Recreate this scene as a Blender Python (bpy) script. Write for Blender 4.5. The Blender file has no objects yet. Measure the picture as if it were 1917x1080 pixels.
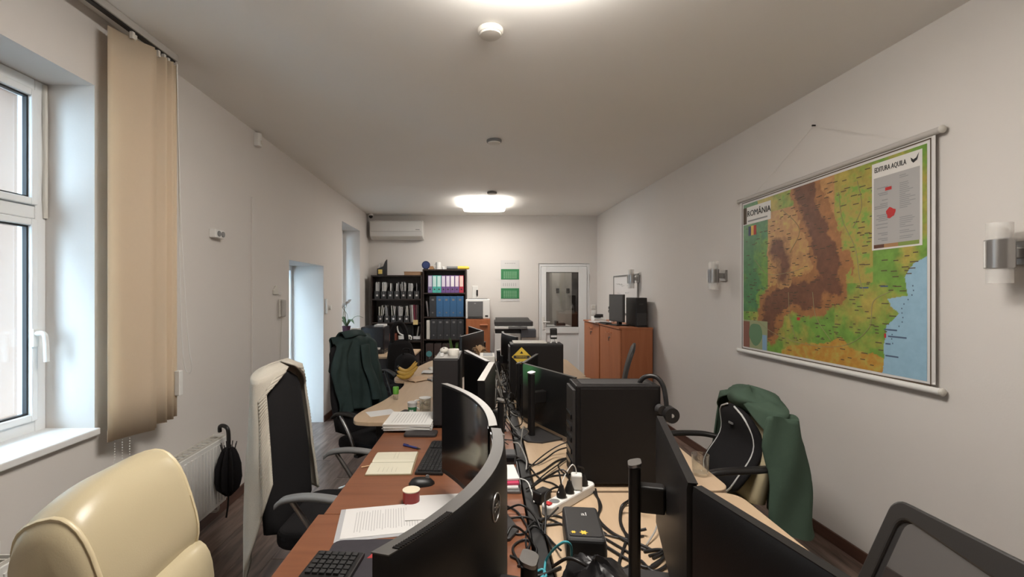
import bpy, bmesh, math, random
from mathutils import Vector, Matrix, noise
random.seed(7)
PI = math.pi
sc = bpy.context.scene
C = sc.collection
# ------------------------------------------------------------------ camera
F, VX, VY, EYE = 860.0, 912.0, 547.0, 1.58      # focal length in px, vanishing point, eye height
cd = bpy.data.cameras.new('camera'); cam = bpy.data.objects.new('camera', cd); C.objects.link(cam)
cam.location = (0, 0, EYE); cam.rotation_euler = (PI/2, 0, 0)
cd.sensor_width = 36; cd.lens = F/1917*36
cd.shift_x = (958.5-VX)/1917; cd.shift_y = (VY-540)/1917
cd.clip_start = 0.02
sc.camera = cam
# ------------------------------------------------------------------ world, exposure
w = bpy.data.worlds.new('sky'); sc.world = w; w.use_nodes = True
bg = w.node_tree.nodes['Background']
bg.inputs[0].default_value = (0.56, 0.80, 1.0, 1); bg.inputs[1].default_value = 10.5
sc.view_settings.view_transform = 'Standard'; sc.view_settings.look = 'None'
sc.view_settings.exposure = 1.0; sc.view_settings.gamma = 1; sc.view_settings.use_curve_mapping = False
LED_POWER = 18.5
ROOM_BACK, CEIL = 8.04, 2.92
def XL(y): return -1.90-0.0329*(y-2.83)          # left wall plane
def XR(y): return 2.324-0.0497*y                 # right wall plane
def onz(x, y, z=0.75):                           # pixel -> point on a horizontal plane
    Y = (EYE-z)*F/(y-VY); return Vector(((x-VX)*Y/F, Y, z))
def at(x, y, Y): return Vector(((x-VX)*Y/F, Y, EYE-(y-VY)*Y/F))
# ------------------------------------------------------------------ materials
MATS = {}
def mat(name, col, rough=0.6, metal=0.0, var=0.0, scale=20.0, bump=0.0, bscale=200.0, coat=0.0, spec=0.5, trans=0.0):
    if name in MATS: return MATS[name]
    m = bpy.data.materials.new(name); m.use_nodes = True; nt = m.node_tree
    b = nt.nodes['Principled BSDF']
    b.inputs['Base Color'].default_value = (*col, 1); b.inputs['Roughness'].default_value = rough
    b.inputs['Metallic'].default_value = metal; b.inputs['Specular IOR Level'].default_value = spec
    b.inputs['Coat Weight'].default_value = coat
    tc = nt.nodes.new('ShaderNodeTexCoord')
    if var > 0:
        n = nt.nodes.new('ShaderNodeTexNoise'); n.inputs['Scale'].default_value = scale; n.inputs['Detail'].default_value = 5
        nt.links.new(tc.outputs['Object'], n.inputs['Vector'])
        mx = nt.nodes.new('ShaderNodeMix'); mx.data_type = 'RGBA'
        mx.inputs[6].default_value = (*[c*(1-var) for c in col], 1); mx.inputs[7].default_value = (*[min(1, c*(1+var)) for c in col], 1)
        nt.links.new(n.outputs['Fac'], mx.inputs[0]); nt.links.new(mx.outputs[2], b.inputs['Base Color'])
    if bump > 0:
        n2 = nt.nodes.new('ShaderNodeTexNoise'); n2.inputs['Scale'].default_value = bscale; n2.inputs['Detail'].default_value = 3
        nt.links.new(tc.outputs['Object'], n2.inputs['Vector'])
        bp = nt.nodes.new('ShaderNodeBump'); bp.inputs['Strength'].default_value = bump; bp.inputs['Distance'].default_value = 0.002
        nt.links.new(n2.outputs['Fac'], bp.inputs['Height']); nt.links.new(bp.outputs['Normal'], b.inputs['Normal'])
    MATS[name] = m; return m
def wood(name, c0, c1, axis='Y', rough=0.45, scale=6.0, rand=0.0):
    if name in MATS: return MATS[name]
    m = mat(name, c0, rough); nt = m.node_tree; b = nt.nodes['Principled BSDF']
    tc = nt.nodes.new('ShaderNodeTexCoord'); mp = nt.nodes.new('ShaderNodeMapping')
    st = {'X': (0.12, 1, 1), 'Y': (1, 0.12, 1), 'Z': (1, 1, 0.1)}[axis]
    mp.inputs['Scale'].default_value = [s*scale for s in st]
    n = nt.nodes.new('ShaderNodeTexNoise'); n.inputs['Scale'].default_value = 3.0; n.inputs['Detail'].default_value = 8; n.inputs['Distortion'].default_value = 0.6
    nt.links.new(tc.outputs['Object'], mp.inputs['Vector']); 
    oi = nt.nodes.new('ShaderNodeObjectInfo')
    if rand:
        ad = nt.nodes.new('ShaderNodeVectorMath'); ad.operation = 'ADD'
        sc_ = nt.nodes.new('ShaderNodeVectorMath'); sc_.operation = 'SCALE'; sc_.inputs[0].default_value = (37, 19, 53)
        nt.links.new(oi.outputs['Random'], sc_.inputs['Scale']); nt.links.new(mp.outputs[0], ad.inputs[0]); nt.links.new(sc_.outputs[0], ad.inputs[1])
        nt.links.new(ad.outputs[0], n.inputs['Vector'])
    else: nt.links.new(mp.outputs[0], n.inputs['Vector'])
    cr = nt.nodes.new('ShaderNodeValToRGB'); cr.color_ramp.elements[0].position = 0.3; cr.color_ramp.elements[1].position = 0.7
    cr.color_ramp.elements[0].color = (*c0, 1); cr.color_ramp.elements[1].color = (*c1, 1)
    nt.links.new(n.outputs['Fac'], cr.inputs[0])
    if rand:
        hs = nt.nodes.new('ShaderNodeHueSaturation'); ml = nt.nodes.new('ShaderNodeMapRange')
        ml.inputs['To Min'].default_value = 1-rand; ml.inputs['To Max'].default_value = 1+rand
        nt.links.new(oi.outputs['Random'], ml.inputs['Value']); nt.links.new(ml.outputs[0], hs.inputs['Value'])
        nt.links.new(cr.outputs[0], hs.inputs['Color']); nt.links.new(hs.outputs[0], b.inputs['Base Color'])
    else: nt.links.new(cr.outputs[0], b.inputs['Base Color'])
    return m
def emis(name, col, strength):
    if name in MATS: return MATS[name]
    m = bpy.data.materials.new(name); m.use_nodes = True; b = m.node_tree.nodes['Principled BSDF']
    b.inputs['Base Color'].default_value = (0.8, 0.8, 0.8, 1); b.inputs['Emission Color'].default_value = (*col, 1); b.inputs['Emission Strength'].default_value = strength
    MATS[name] = m; return m
def glass(name, tint=(1, 1, 1), refl=0.08, rough=0.02):
    if name in MATS: return MATS[name]
    m = bpy.data.materials.new(name); m.use_nodes = True; nt = m.node_tree; nt.nodes.clear()
    o = nt.nodes.new('ShaderNodeOutputMaterial'); t = nt.nodes.new('ShaderNodeBsdfTransparent'); g = nt.nodes.new('ShaderNodeBsdfGlossy')
    t.inputs[0].default_value = (*tint, 1); g.inputs['Roughness'].default_value = rough
    lw = nt.nodes.new('ShaderNodeLayerWeight'); lw.inputs['Blend'].default_value = 0.25
    mr = nt.nodes.new('ShaderNodeMapRange'); mr.inputs['To Min'].default_value = refl; mr.inputs['To Max'].default_value = 0.6
    nt.links.new(lw.outputs['Facing'], mr.inputs[0])
    mx = nt.nodes.new('ShaderNodeMixShader'); nt.links.new(mr.outputs[0], mx.inputs[0]); nt.links.new(t.outputs[0], mx.inputs[1]); nt.links.new(g.outputs[0], mx.inputs[2])
    nt.links.new(mx.outputs[0], o.inputs[0]); MATS[name] = m; return m
def attrmat(name, rough=0.5):
    m = mat(name, (1, 1, 1), rough); a = m.node_tree.nodes.new('ShaderNodeVertexColor'); a.layer_name = 'print'
    m.node_tree.links.new(a.outputs[0], m.node_tree.nodes['Principled BSDF'].inputs['Base Color']); return m
def meshmat(name, col, alpha):                       # see-through chair netting
    m = mat(name, col, 0.7); m.node_tree.nodes['Principled BSDF'].inputs['Alpha'].default_value = alpha; return m

WALL = mat('wall_paint', (0.69, 0.655, 0.62), 0.9, var=0.02, scale=3, bump=0.15, bscale=120)
CEILM = mat('ceiling_paint', (0.87, 0.85, 0.81), 0.9, var=0.02, scale=2, bump=0.1)
PVC = mat('white_pvc', (0.80, 0.81, 0.81), 0.35)
WHITE = mat('white_plastic', (0.76, 0.75, 0.72), 0.45)
WARMW = mat('aged_white', (0.66, 0.63, 0.57), 0.5)
PAPER = mat('paper', (0.62, 0.605, 0.59), 0.85)
CREAMP = mat('cream_paper', (0.60, 0.565, 0.45), 0.85)
BLACK = mat('black_plastic', (0.012, 0.011, 0.011), 0.42, bump=0.1, bscale=500)
BLACKG = mat('black_gloss', (0.008, 0.008, 0.009), 0.16)
DARK = mat('dark_grey_plastic', (0.035, 0.033, 0.033), 0.5)
GREY = mat('grey_plastic', (0.18, 0.18, 0.18), 0.5)
SILVER = mat('silver_plastic', (0.45, 0.44, 0.42), 0.35, metal=0.4)
CHROME = mat('chrome', (0.75, 0.74, 0.72), 0.15, metal=1)
STEEL = mat('brushed_steel', (0.38, 0.37, 0.36), 0.3, metal=0.9)
BLKFAB = mat('black_fabric', (0.014, 0.013, 0.014), 0.95, var=0.2, scale=150, bump=0.3, bscale=600, spec=0.2)
BLKMET = mat('black_powder_coat', (0.015, 0.014, 0.014), 0.5)
CABLE = mat('cable_black', (0.010, 0.009, 0.009), 0.45)
REDWOOD = wood('cherry_laminate', (0.165, 0.060, 0.028), (0.235, 0.092, 0.045), 'X', 0.36)
ORWOOD = wood('calvados_laminate', (0.36, 0.115, 0.042), (0.43, 0.15, 0.06), 'Z', 0.45)
BEIGE = wood('maple_laminate', (0.50, 0.36, 0.235), (0.56, 0.41, 0.275), 'Y', 0.42)
EDGEB = mat('beige_edge', (0.36, 0.27, 0.19), 0.5)
EDGER = mat('cherry_edge', (0.10, 0.035, 0.02), 0.5)
WENGE = wood('wenge_laminate', (0.020, 0.012, 0.010), (0.034, 0.021, 0.017), 'Z', 0.45)
PLANK = wood('floor_laminate', (0.075, 0.045, 0.035), (0.27, 0.19, 0.155), 'Y', 0.28, 9.0, rand=0.25)
CREAM = mat('cream_leather', (0.53, 0.45, 0.29), 0.30, var=0.03, scale=8, bump=0.12, bscale=260)
CREAMD = mat('cream_leather_welt', (0.66, 0.56, 0.36), 0.35)
FABC = mat('blind_fabric', (0.80, 0.69, 0.54), 0.9, var=0.03, scale=60, bump=0.2, bscale=500)
_nt = FABC.node_tree; _b = _nt.nodes['Principled BSDF']; _o = [n for n in _nt.nodes if n.type == 'OUTPUT_MATERIAL'][0]
_t = _nt.nodes.new('ShaderNodeBsdfTranslucent'); _t.inputs[0].default_value = (0.90, 0.77, 0.60, 1); _m = _nt.nodes.new('ShaderNodeMixShader'); _m.inputs[0].default_value = 0.45
_nt.links.new(_b.outputs[0], _m.inputs[1]); _nt.links.new(_t.outputs[0], _m.inputs[2]); _nt.links.new(_m.outputs[0], _o.inputs[0])
GLASS = glass('window_glass'); CLEAR = glass('clear_glass', (0.96, 0.97, 0.96), 0.10)
YEL = mat('yellow_print', (0.72, 0.50, 0.06), 0.6); REDP = mat('red_plastic', (0.5, 0.03, 0.03), 0.5)
GREENP = mat('green_print', (0.035, 0.20, 0.075), 0.6)
INK = mat('ink', (0.03, 0.03, 0.03), 0.8); INKG = mat('grey_ink', (0.30, 0.30, 0.30), 0.8)
# ------------------------------------------------------------------ mesh builder
def crom(pts, n):
    pts = [Vector(p) for p in pts]
    if len(pts) < 3: return pts
    P = [2*pts[0]-pts[1]]+pts+[2*pts[-1]-pts[-2]]; out = []
    for i in range(1, len(P)-2):
        a, b, c, d = P[i-1:i+3]
        for k in range(n):
            t = k/n
            out.append(0.5*((2*b)+(c-a)*t+(2*a-5*b+4*c-d)*t*t+(3*b-a-3*c+d)*t**3))
    out.append(pts[-1]); return out
class M:
    def __init__(s): s.v = []; s.f = []
    def add(s, vs, fs):
        o = len(s.v); s.v += [tuple(v) for v in vs]; s.f += [tuple(i+o for i in f) for f in fs]; return s
    def bb(s, x0, x1, y0, y1, z0, z1, T=None):
        vs = [Vector((x, y, z)) for z in (z0, z1) for y in (y0, y1) for x in (x0, x1)]
        if T is not None: vs = [T @ v for v in vs]
        return s.add(vs, [(0, 2, 3, 1), (4, 5, 7, 6), (0, 1, 5, 4), (2, 6, 7, 3), (0, 4, 6, 2), (1, 3, 7, 5)])
    def box(s, c, d, T=None):
        return s.bb(c[0]-d[0]/2, c[0]+d[0]/2, c[1]-d[1]/2, c[1]+d[1]/2, c[2]-d[2]/2, c[2]+d[2]/2, T)
    def loft(s, rings, cap=True, closed=True):
        n = len(rings[0]); vs = [p for r in rings for p in r]; fs = []
        for i in range(len(rings)-1):
            for j in range(n if closed else n-1):
                k = (j+1) % n; fs.append((i*n+j, i*n+k, (i+1)*n+k, (i+1)*n+j))
        if cap and closed: fs += [tuple(range(n-1, -1, -1)), tuple((len(rings)-1)*n+j for j in range(n))]
        return s.add(vs, fs)
    def tube(s, pts, r, n=8, sm=0):
        pts = crom(pts, sm) if sm else [Vector(p) for p in pts]
        rings = []; m = len(pts); up = None
        for i, p in enumerate(pts):
            t = (pts[min(i+1, m-1)]-pts[max(i-1, 0)]);
            t = t.normalized() if t.length > 1e-9 else Vector((0, 0, 1))
            if up is None: up = t.orthogonal().normalized()
            up = (up-t*up.dot(t)); up = up.normalized() if up.length > 1e-6 else t.orthogonal().normalized()
            b = t.cross(up); rr = r(i/(m-1)) if callable(r) else r
            rings.append([p+(up*math.cos(2*PI*k/n)+b*math.sin(2*PI*k/n))*rr for k in range(n)])
        return s.loft(rings)
    def cyl(s, p0, p1, r0, r1=None, n=16):
        p0, p1 = Vector(p0), Vector(p1); r1 = r0 if r1 is None else r1
        t = (p1-p0).normalized(); u = t.orthogonal().normalized(); b = t.cross(u)
        return s.loft([[p+(u*math.cos(2*PI*k/n)+b*math.sin(2*PI*k/n))*r for k in range(n)] for p, r in ((p0, r0), (p1, r1))])
    def lathe(s, prof, c=(0, 0, 0), n=20):
        return s.loft([[(c[0]+r*math.cos(2*PI*k/n), c[1]+r*math.sin(2*PI*k/n), c[2]+z) for k in range(n)] for r, z in prof])
    def prism(s, poly, z0, z1):
        return s.loft([[(x, y, z) for x, y in poly] for z in (z0, z1)])
    def prismx(s, poly, x0, x1):                     # polygon in (y,z) pushed along x
        return s.loft([[(x, y, z) for y, z in poly] for x in (x0, x1)])
    def prismy(s, poly, y0, y1):                     # polygon in (x,z) pushed along y
        return s.loft([[(x, y, z) for x, z in poly] for y in (y0, y1)])
    def ell(s, c, r, n=16, m=10):
        return s.lathe2(c, r, n, m)
    def lathe2(s, c, r, n, m):
        rings = []
        for i in range(m+1):
            a = -PI/2+PI*i/m; k = max(math.cos(a), 0.02)
            rings.append([(c[0]+r[0]*k*math.cos(2*PI*j/n), c[1]+r[1]*k*math.sin(2*PI*j/n), c[2]+r[2]*math.sin(a)) for j in range(n)])
        return s.loft(rings)
    def sheet(s, fn, nu, nv):
        vs = [fn(i/nu, j/nv) for j in range(nv+1) for i in range(nu+1)]
        return s.add(vs, [(j*(nu+1)+i, j*(nu+1)+i+1, (j+1)*(nu+1)+i+1, (j+1)*(nu+1)+i) for j in range(nv) for i in range(nu)])
    def xf(s, T): s.v = [tuple(T @ Vector(v)) for v in s.v]; return s
    def mesh(s, name, m, smooth=False):
        me = bpy.data.meshes.new(name); me.from_pydata(s.v, [], s.f); me.materials.append(m)
        bm = bmesh.new(); bm.from_mesh(me); bmesh.ops.recalc_face_normals(bm, faces=bm.faces); bm.to_mesh(me); bm.free()
        if smooth:
            for p in me.polygons: p.use_smooth = True
            me.set_sharp_from_angle(angle=math.radians(smooth if smooth > 1 else 40))
        return me
    def build(s, name, m, parent=None, smooth=False, bevel=0, seg=2, solid=0, sub=0):
        o = bpy.data.objects.new(name, s.mesh(name, m, smooth)); C.objects.link(o)
        if parent is not None: o.parent = parent
        if solid:
            d = o.modifiers.new('solid', 'SOLIDIFY'); d.thickness = solid; d.offset = 0
        if sub:
            d = o.modifiers.new('sub', 'SUBSURF'); d.levels = sub; d.render_levels = sub
        if bevel:
            d = o.modifiers.new('bevel', 'BEVEL'); d.width = bevel; d.segments = seg; d.limit_method = 'ANGLE'; d.angle_limit = 0.6
        return o
def place(o, loc, rz=0): o.location = loc; o.rotation_euler = (0, 0, rz); return o
def tag(o, label, cat, group=None):
    o['label'] = label; o['category'] = cat
    if group: o['group'] = group
    return o
def thing(name, label, cat, loc=(0, 0, 0), rz=0, group=None):
    o = bpy.data.objects.new(name, None); o.empty_display_size = 0.05; C.objects.link(o); place(o, loc, rz); return tag(o, label, cat, group)
def solo(name, m, ma, label, cat, loc=(0, 0, 0), rz=0, group=None, **k):
    return tag(place(m.build(name, ma, None, **k), loc, rz), label, cat, group)
def struct(name, m, ma, loc=(0, 0, 0), rz=0, **k):
    o = place(m.build(name, ma, None, **k), loc, rz); o['kind'] = 'structure'; return o
def RR(w, h, r, n=4):                                 # rounded rectangle outline centred on 0
    out = []
    for cx, cy, a0 in ((w/2-r, h/2-r, 0), (-w/2+r, h/2-r, PI/2), (-w/2+r, -h/2+r, PI), (w/2-r, -h/2+r, 1.5*PI)):
        for k in range(n+1):
            a = a0+PI/2*k/n; out.append((cx+r*math.cos(a), cy+r*math.sin(a)))
    return out
def sup(a, b, e, n):                                  # superellipse outline
    out = []
    for k in range(n):
        t = 2*PI*k/n; c, s_ = math.cos(t), math.sin(t)
        out.append((a*math.copysign(abs(c)**e, c), b*math.copysign(abs(s_)**e, s_)))
    return out
def text(body, size, ma, parent, T, name='lettering', ext=0.0006, align='CENTER', sx=1.0):
    cu = bpy.data.curves.new(name, 'FONT'); cu.body = body; cu.size = size; cu.extrude = ext; cu.align_x = align; cu.align_y = 'CENTER'; cu.resolution_u = 2
    tmp = bpy.data.objects.new(name+'_tmp', cu); C.objects.link(tmp); bpy.context.view_layer.update()
    me = bpy.data.meshes.new_from_object(tmp.evaluated_get(bpy.context.evaluated_depsgraph_get()))
    bpy.data.objects.remove(tmp); me.materials.clear(); me.materials.append(ma)
    me.transform(T @ Matrix.Diagonal((sx, 1, 1, 1))); me.name = name
    o = bpy.data.objects.new(name, me); C.objects.link(o); o.parent = parent; return o
def facing(dx, dy, loc):                              # matrix putting text in a vertical plane whose normal is (dx,dy)
    n = Vector((dx, dy, 0)).normalized(); x = Vector((-n.y, n.x, 0)); z = Vector((0, 0, 1))
    T = Matrix((x, z, n)).transposed().to_4x4(); T.translation = loc; return T

# ================================================================== STRUCTURE
struct('floor', M().bb(-3.2, 3.2, -1.7, ROOM_BACK+3.4, -0.12, -0.012), mat('screed', (0.05, 0.035, 0.03), 0.9))
floor = bpy.data.objects['floor']
pl_me = M().bb(-0.0955, 0.0955, -0.598, 0.598, -0.012, 0.0).mesh('plank', PLANK)
xi = 0; x = -2.15
while x < 2.4:
    y = -1.68+0.4*(xi % 3)
    while y < ROOM_BACK-0.2:
        o = bpy.data.objects.new('plank', pl_me); C.objects.link(o); o.parent = floor; o.location = (x, y+0.6, 0); y += 1.2
    x += 0.193; xi += 1
struct('ceiling', M().bb(-2.6, 2.7, -1.7, ROOM_BACK+0.15, CEIL, CEIL+0.15), CEILM)
ALW = math.atan(0.0329); LW0 = (XL(0), 0, 0)          # left wall frame: local y runs along the wall, local -x is outwards
W1 = (0.85, 2.2, 0.925, 2.57); W2 = (6.39, 7.4, 0.91, 2.57); D1 = (4.54, 5.59, 0.0, 1.9); TH = 0.46
m = M(); ys = [-1.6, W1[0], W1[1], D1[0], D1[1], W2[0], W2[1], ROOM_BACK+0.3]
for i in (0, 2, 4, 6): m.bb(-TH, 0, ys[i], ys[i+1], 0, CEIL)
for a in (W1, W2, D1):
    m.bb(-TH, 0, a[0], a[1], a[3], CEIL)
    if a[2] > 0: m.bb(-TH, 0, a[0], a[1], 0, a[2])
struct('wall_left', m, WALL, LW0, ALW)
ARW = math.atan(0.0497)
struct('wall_right', M().bb(0, 0.2, -1.7, ROOM_BACK+0.4, 0, CEIL), WALL, (XR(0), 0, 0), ARW)
DX0, DX1, DZ = 0.897, 1.795, 2.085                    # doorway in the back wall
m = M().bb(-2.5, DX0, ROOM_BACK, ROOM_BACK+0.2, 0, CEIL).bb(DX1, 3.1, ROOM_BACK, ROOM_BACK+0.2, 0, CEIL).bb(DX0, DX1, ROOM_BACK, ROOM_BACK+0.2, DZ, CEIL)
struct('wall_back', m, WALL)
struct('wall_front', M().bb(-2.6, 2.7, -1.75, -1.6, 0, CEIL), WALL)
BASE = wood('skirting', (0.07, 0.03, 0.02), (0.12, 0.055, 0.035), 'Y', 0.4)
m = M()
for a, b in ((-1.6, D1[0]), (D1[1], ROOM_BACK)): m.bb(0, 0.014, a, b, 0, 0.075)
struct('baseboard_left', m, BASE, LW0, ALW, bevel=0.003)
struct('baseboard_right', M().bb(-0.014, 0, -1.6, ROOM_BACK, 0, 0.075), BASE, (XR(0), 0, 0), ARW, bevel=0.003)
struct('baseboard_back', M().bb(-2.07, DX0, ROOM_BACK-0.014, ROOM_BACK, 0, 0.075), BASE, bevel=0.003)
# --- windows in the left wall
def window(name, a, transom, depth, e):
    y0, y1, z0, z1 = a; fw = 0.055; x1 = -depth; x0 = x1-0.07
    fr = M().bb(x0, x1, y0, y0+fw, z0, z1).bb(x0, x1, y1-fw, y1, z0, z1).bb(x0, x1, y0+fw, y1-fw, z1-fw, z1).bb(x0, x1, y0+fw, y1-fw, z0, z0+fw)
    if transom: fr.bb(x0, x1, y0+fw, y1-fw, transom-0.03, transom+0.03)
    root = struct(name, fr, PVC, LW0, ALW, bevel=0.006)
    ym = (y0+y1)/2
    spans = [(z0+fw, (transom-0.03) if transom else z1-fw)]
    if transom: spans.append((transom+0.03, z1-fw))
    for k, (sa, sb) in enumerate(spans):
        for (ya, yb) in ((y0+fw, ym), (ym, y1-fw)):
            s0, s1 = x1-0.05, x1+0.018
            ym_ = M().bb(s0, s1, ya+0.003, ya+e, sa+.003, sb-.003).bb(s0, s1, yb-e, yb-0.003, sa+.003, sb-.003).bb(s0, s1, ya+e, yb-e, sa+.003, sa+e).bb(s0, s1, ya+e, yb-e, sb-e, sb-.003)
            sash = ym_.build('sash', PVC, root, bevel=0.005)
            M().bb(s0+0.024, s0+0.03, ya+e, yb-e, sa+e, sb-e).build('pane', GLASS, sash)
            g = 0.008; q = M()
            for (p0, p1, r0, r1) in ((ya+e, ya+e+g, sa+e, sb-e), (yb-e-g, yb-e, sa+e, sb-e), (ya+e, yb-e, sa+e, sa+e+g), (ya+e, yb-e, sb-e-g, sb-e)): q.bb(s0+.031, s0+.05, p0, p1, r0, r1)
            q.build('gasket', BLACK, sash)
    # handles on the sash seen edge-on
    h = M().bb(x1+0.018, x1+0.03, y1-0.095, y1-0.068, 1.33, 1.41)
    h.tube([(x1+.03, y1-.082, 1.39), (x1+.062, y1-.082, 1.39), (x1+.07, y1-.08, 1.36), (x1+.07, y1-.075, 1.26)], 0.011, 8, 4)
    h.build('handle', WHITE, root, smooth=50)
    if transom: M().bb(x1+.018, x1+.035, 1.76, 1.86, transom+0.045, transom+0.065).build('latch', GREY, root, bevel=.003)
    sl = M().bb(-depth-0.02, 0.03, y0, y1, z0-0.028, z0+0.004).build('sill', mat('white_sill', (0.80, 0.80, 0.79), 0.35), root, bevel=0.005)
    rv = mat('outer_render', (.30, .195, .145), .95, var=.05, scale=8)
    for p0, p1 in ((y0, y0+.006), (y1-.006, y1)): M().bb(-TH-.005, x0-.002, p0, p1, z0, z1).build('outer_reveal', rv, root)
    M().bb(-TH-.005, x0-.002, y0+.006, y1-.006, z1-.006, z1).build('outer_soffit', rv, root)
    M().bb(-TH-0.08, -depth-0.075, y0, y1, z0-0.03, z0-0.005).build('outer_sill', GREY, root)
    return root
window('window_1', (W1[0], W1[1], W1[2]+0.004, W1[3]), 1.95, 0.225, .034)
window('window_2', (W2[0], W2[1], W2[2]+0.004, W2[3]), None, 0.27, .05)
# expanding-foam bead in the window corner
y1 = W1[1]
bpy.data.objects['window_1']
M().tube([(-.22, y1-.012, 2.56), (-.215, y1-.016, 2.4), (-.22, y1-.01, 2.2), (-.215, y1-.016, 2.05), (-.22, y1-.01, 1.93)], 0.010, 6, 4).build('sealant_bead', WARMW, bpy.data.objects['window_1'], smooth=60)
# --- glazed door in the side wall
y0, y1, z0, z1 = D1
fr = M(); xo = -0.44; e = 0.06
for (p0, p1, r0, r1) in ((y0, y0+e, 0.0, z1), (y1-e, y1, 0.0, z1), (y0+e, y1-e, z1-e, z1), (y0+e, y1-e, 0, 0.1)): fr.bb(xo, xo+.07, p0, p1, r0, r1)
dr = struct('door_1', fr, PVC, LW0, ALW, bevel=.005)
M().bb(xo+.03, xo+.036, y0+e, y1-e, 0.1, z1-e).build('pane', GLASS, dr)
# --- neighbouring house seen through the panes
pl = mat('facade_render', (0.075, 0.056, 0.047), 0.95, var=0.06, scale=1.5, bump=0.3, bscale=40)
hb = thing('neighbour_house', 'pinkish beige rendered house outside the near window', 'building', (-8.5, 3.5, -3))
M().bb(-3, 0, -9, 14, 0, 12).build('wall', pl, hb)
for k in range(3):
    M().bb(-.02, .05, -7+5*k, -5.7+5*k, 4.1, 5.9).build('window', PVC, hb); M().bb(.04, .06, -6.9+5*k, -5.8+5*k, 4.2, 5.8).build('pane', GREY, hb)
M().cyl((0.08, 1.6, 0), (0.08, 1.6, 12), 0.06).build('downpipe', GREY, hb, smooth=40)
struct('unseen_ground', M().bb(-9, -2.6, -12, 20, -3.2, -3.0), mat('unseen_ground_mat', (.06, .06, .06), .9, var=.2, scale=5))  # unseen ground, added to cut the sky light reaching the facade
# --- back door and what stands behind it
fr = M(); yb = ROOM_BACK; e = 0.045
for (p0, p1, r0, r1) in ((DX0, DX0+.045, 0, DZ), (DX1-.045, DX1, 0, DZ), (DX0+.045, DX1-.045, DZ-.05, DZ)): fr.bb(p0, p1, yb+.02, yb+.12, r0, r1)
db = struct('door_2', fr, PVC, bevel=.004)
lx0, lx1, lz1 = DX0+.05, DX1-.05, DZ-.055
gx0, gx1, gz0, gz1 = 1.035, 1.60, 0.97, 1.93
leaf = M().bb(lx0, gx0, yb+.0, yb+.07, .012, lz1).bb(gx1, lx1, yb, yb+.07, .012, lz1).bb(gx0, gx1, yb, yb+.07, gz1, lz1).bb(gx0, gx1, yb, yb+.07, .86, gz0).bb(gx0, gx1, yb, yb+.07, .012, .13)
lf = leaf.build('leaf', PVC, db, bevel=.006)
M().bb(gx0, gx1, yb+.03, yb+.036, gz0, gz1).build('pane', GLASS, lf)
M().bb(gx0, gx1, yb+.025, yb+.045, .13, .86).build('panel', PVC, lf)
g = M(); 
for (p0, p1, r0, r1) in ((gx0, gx0+.008, gz0, gz1), (gx1-.008, gx1, gz0, gz1), (gx0, gx1, gz0, gz0+.008), (gx0, gx1, gz1-.008, gz1)): g.bb(p0, p1, yb+.015, yb+.028, r0, r1)
g.build('gasket', BLACK, lf)
M().bb(.965, 1.0, yb-.012, yb, .93, 1.15).tube([(.982, yb-.01, 1.06), (.982, yb-.05, 1.06), (1.0, yb-.055, 1.06), (1.09, yb-.055, 1.06)], .010, 8, 3).build('handle', WHITE, lf, smooth=50)
M().cyl((1.775, yb-.008, 1.78), (1.775, yb-.008, 1.9), .011).cyl((1.775, yb-.008, .3), (1.775, yb-.008, .42), .011).build('hinge', WHITE, lf, smooth=40)
m = M().bb(-0.2, 3.0, yb+2.9, yb+3.0, 0, CEIL).bb(-.3, -.2, yb+.2, yb+3, 0, CEIL).bb(3.0, 3.1, yb+.2, yb+3, 0, CEIL)
struct('wall_corridor', m, WALL)
struct('ceiling_corridor', M().bb(-.3, 3.1, yb+.15, yb+3.0, CEIL-.3, CEIL), CEILM)
la = bpy.data.lights.new('corridor_light', 'AREA'); la.energy = 5; la.size = .5; la.color = (1, .95, .88)
lo = bpy.data.objects.new('corridor_light', la); C.objects.link(lo); lo.location = (1.2, yb+1.2, CEIL-.32)
solo('wardrobe_panel', M().bb(-.2, .2, -.25, .25, 0, 2.05), WARMW, 'pale tall wardrobe seen through the glass of the back door', 'wardrobe', (1.53, yb+1.6, 0), bevel=.004)
hk = thing('coat_hook', 'dark coat hooks on the pale wardrobe behind the back door', 'hook', (1.5, yb+1.345, 1.62))
for dx in (-.06, .15): M().bb(-.03+dx, .03+dx, -.02, .004, -.06, .04).tube([(dx, -.02, -.03), (dx, -.06, -.05), (dx, -.07, 0)], .01, 6, 3).build('hook', BLACK, hk)
solo('brown_door', M().bb(-.35, .35, -.02, .02, 0, 2.0), WENGE, 'dark brown door standing beyond the back door glass', 'door', (2.12, yb+1.75, 0), bevel=.004)
solo('wall_cupboard', M().bb(-.2, .2, -.15, .15, 0, .75), PVC, 'white wall cupboard at left behind the back door glass', 'cupboard', (1.12, yb+2.74, 1.35), bevel=.004)
cn = thing('corridor_counter', 'grey counter with white top behind the back door glass', 'counter', (1.3, yb+1.0, 0))
M().bb(-.35, .3, -.2, .2, 0, .9).build('body', GREY, cn, bevel=.004); M().bb(-.36, .32, -.22, .22, .9, .93).build('top', WHITE, cn, bevel=.004)
solo('desk_telephone', M().bb(-.1, .1, -.08, .08, 0, .05).bb(-.1, -.04, -.09, .09, .05, .09), BLACK, 'black telephone on the counter behind the back door', 'telephone', (1.42, yb+.95, .93), bevel=.008)

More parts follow.
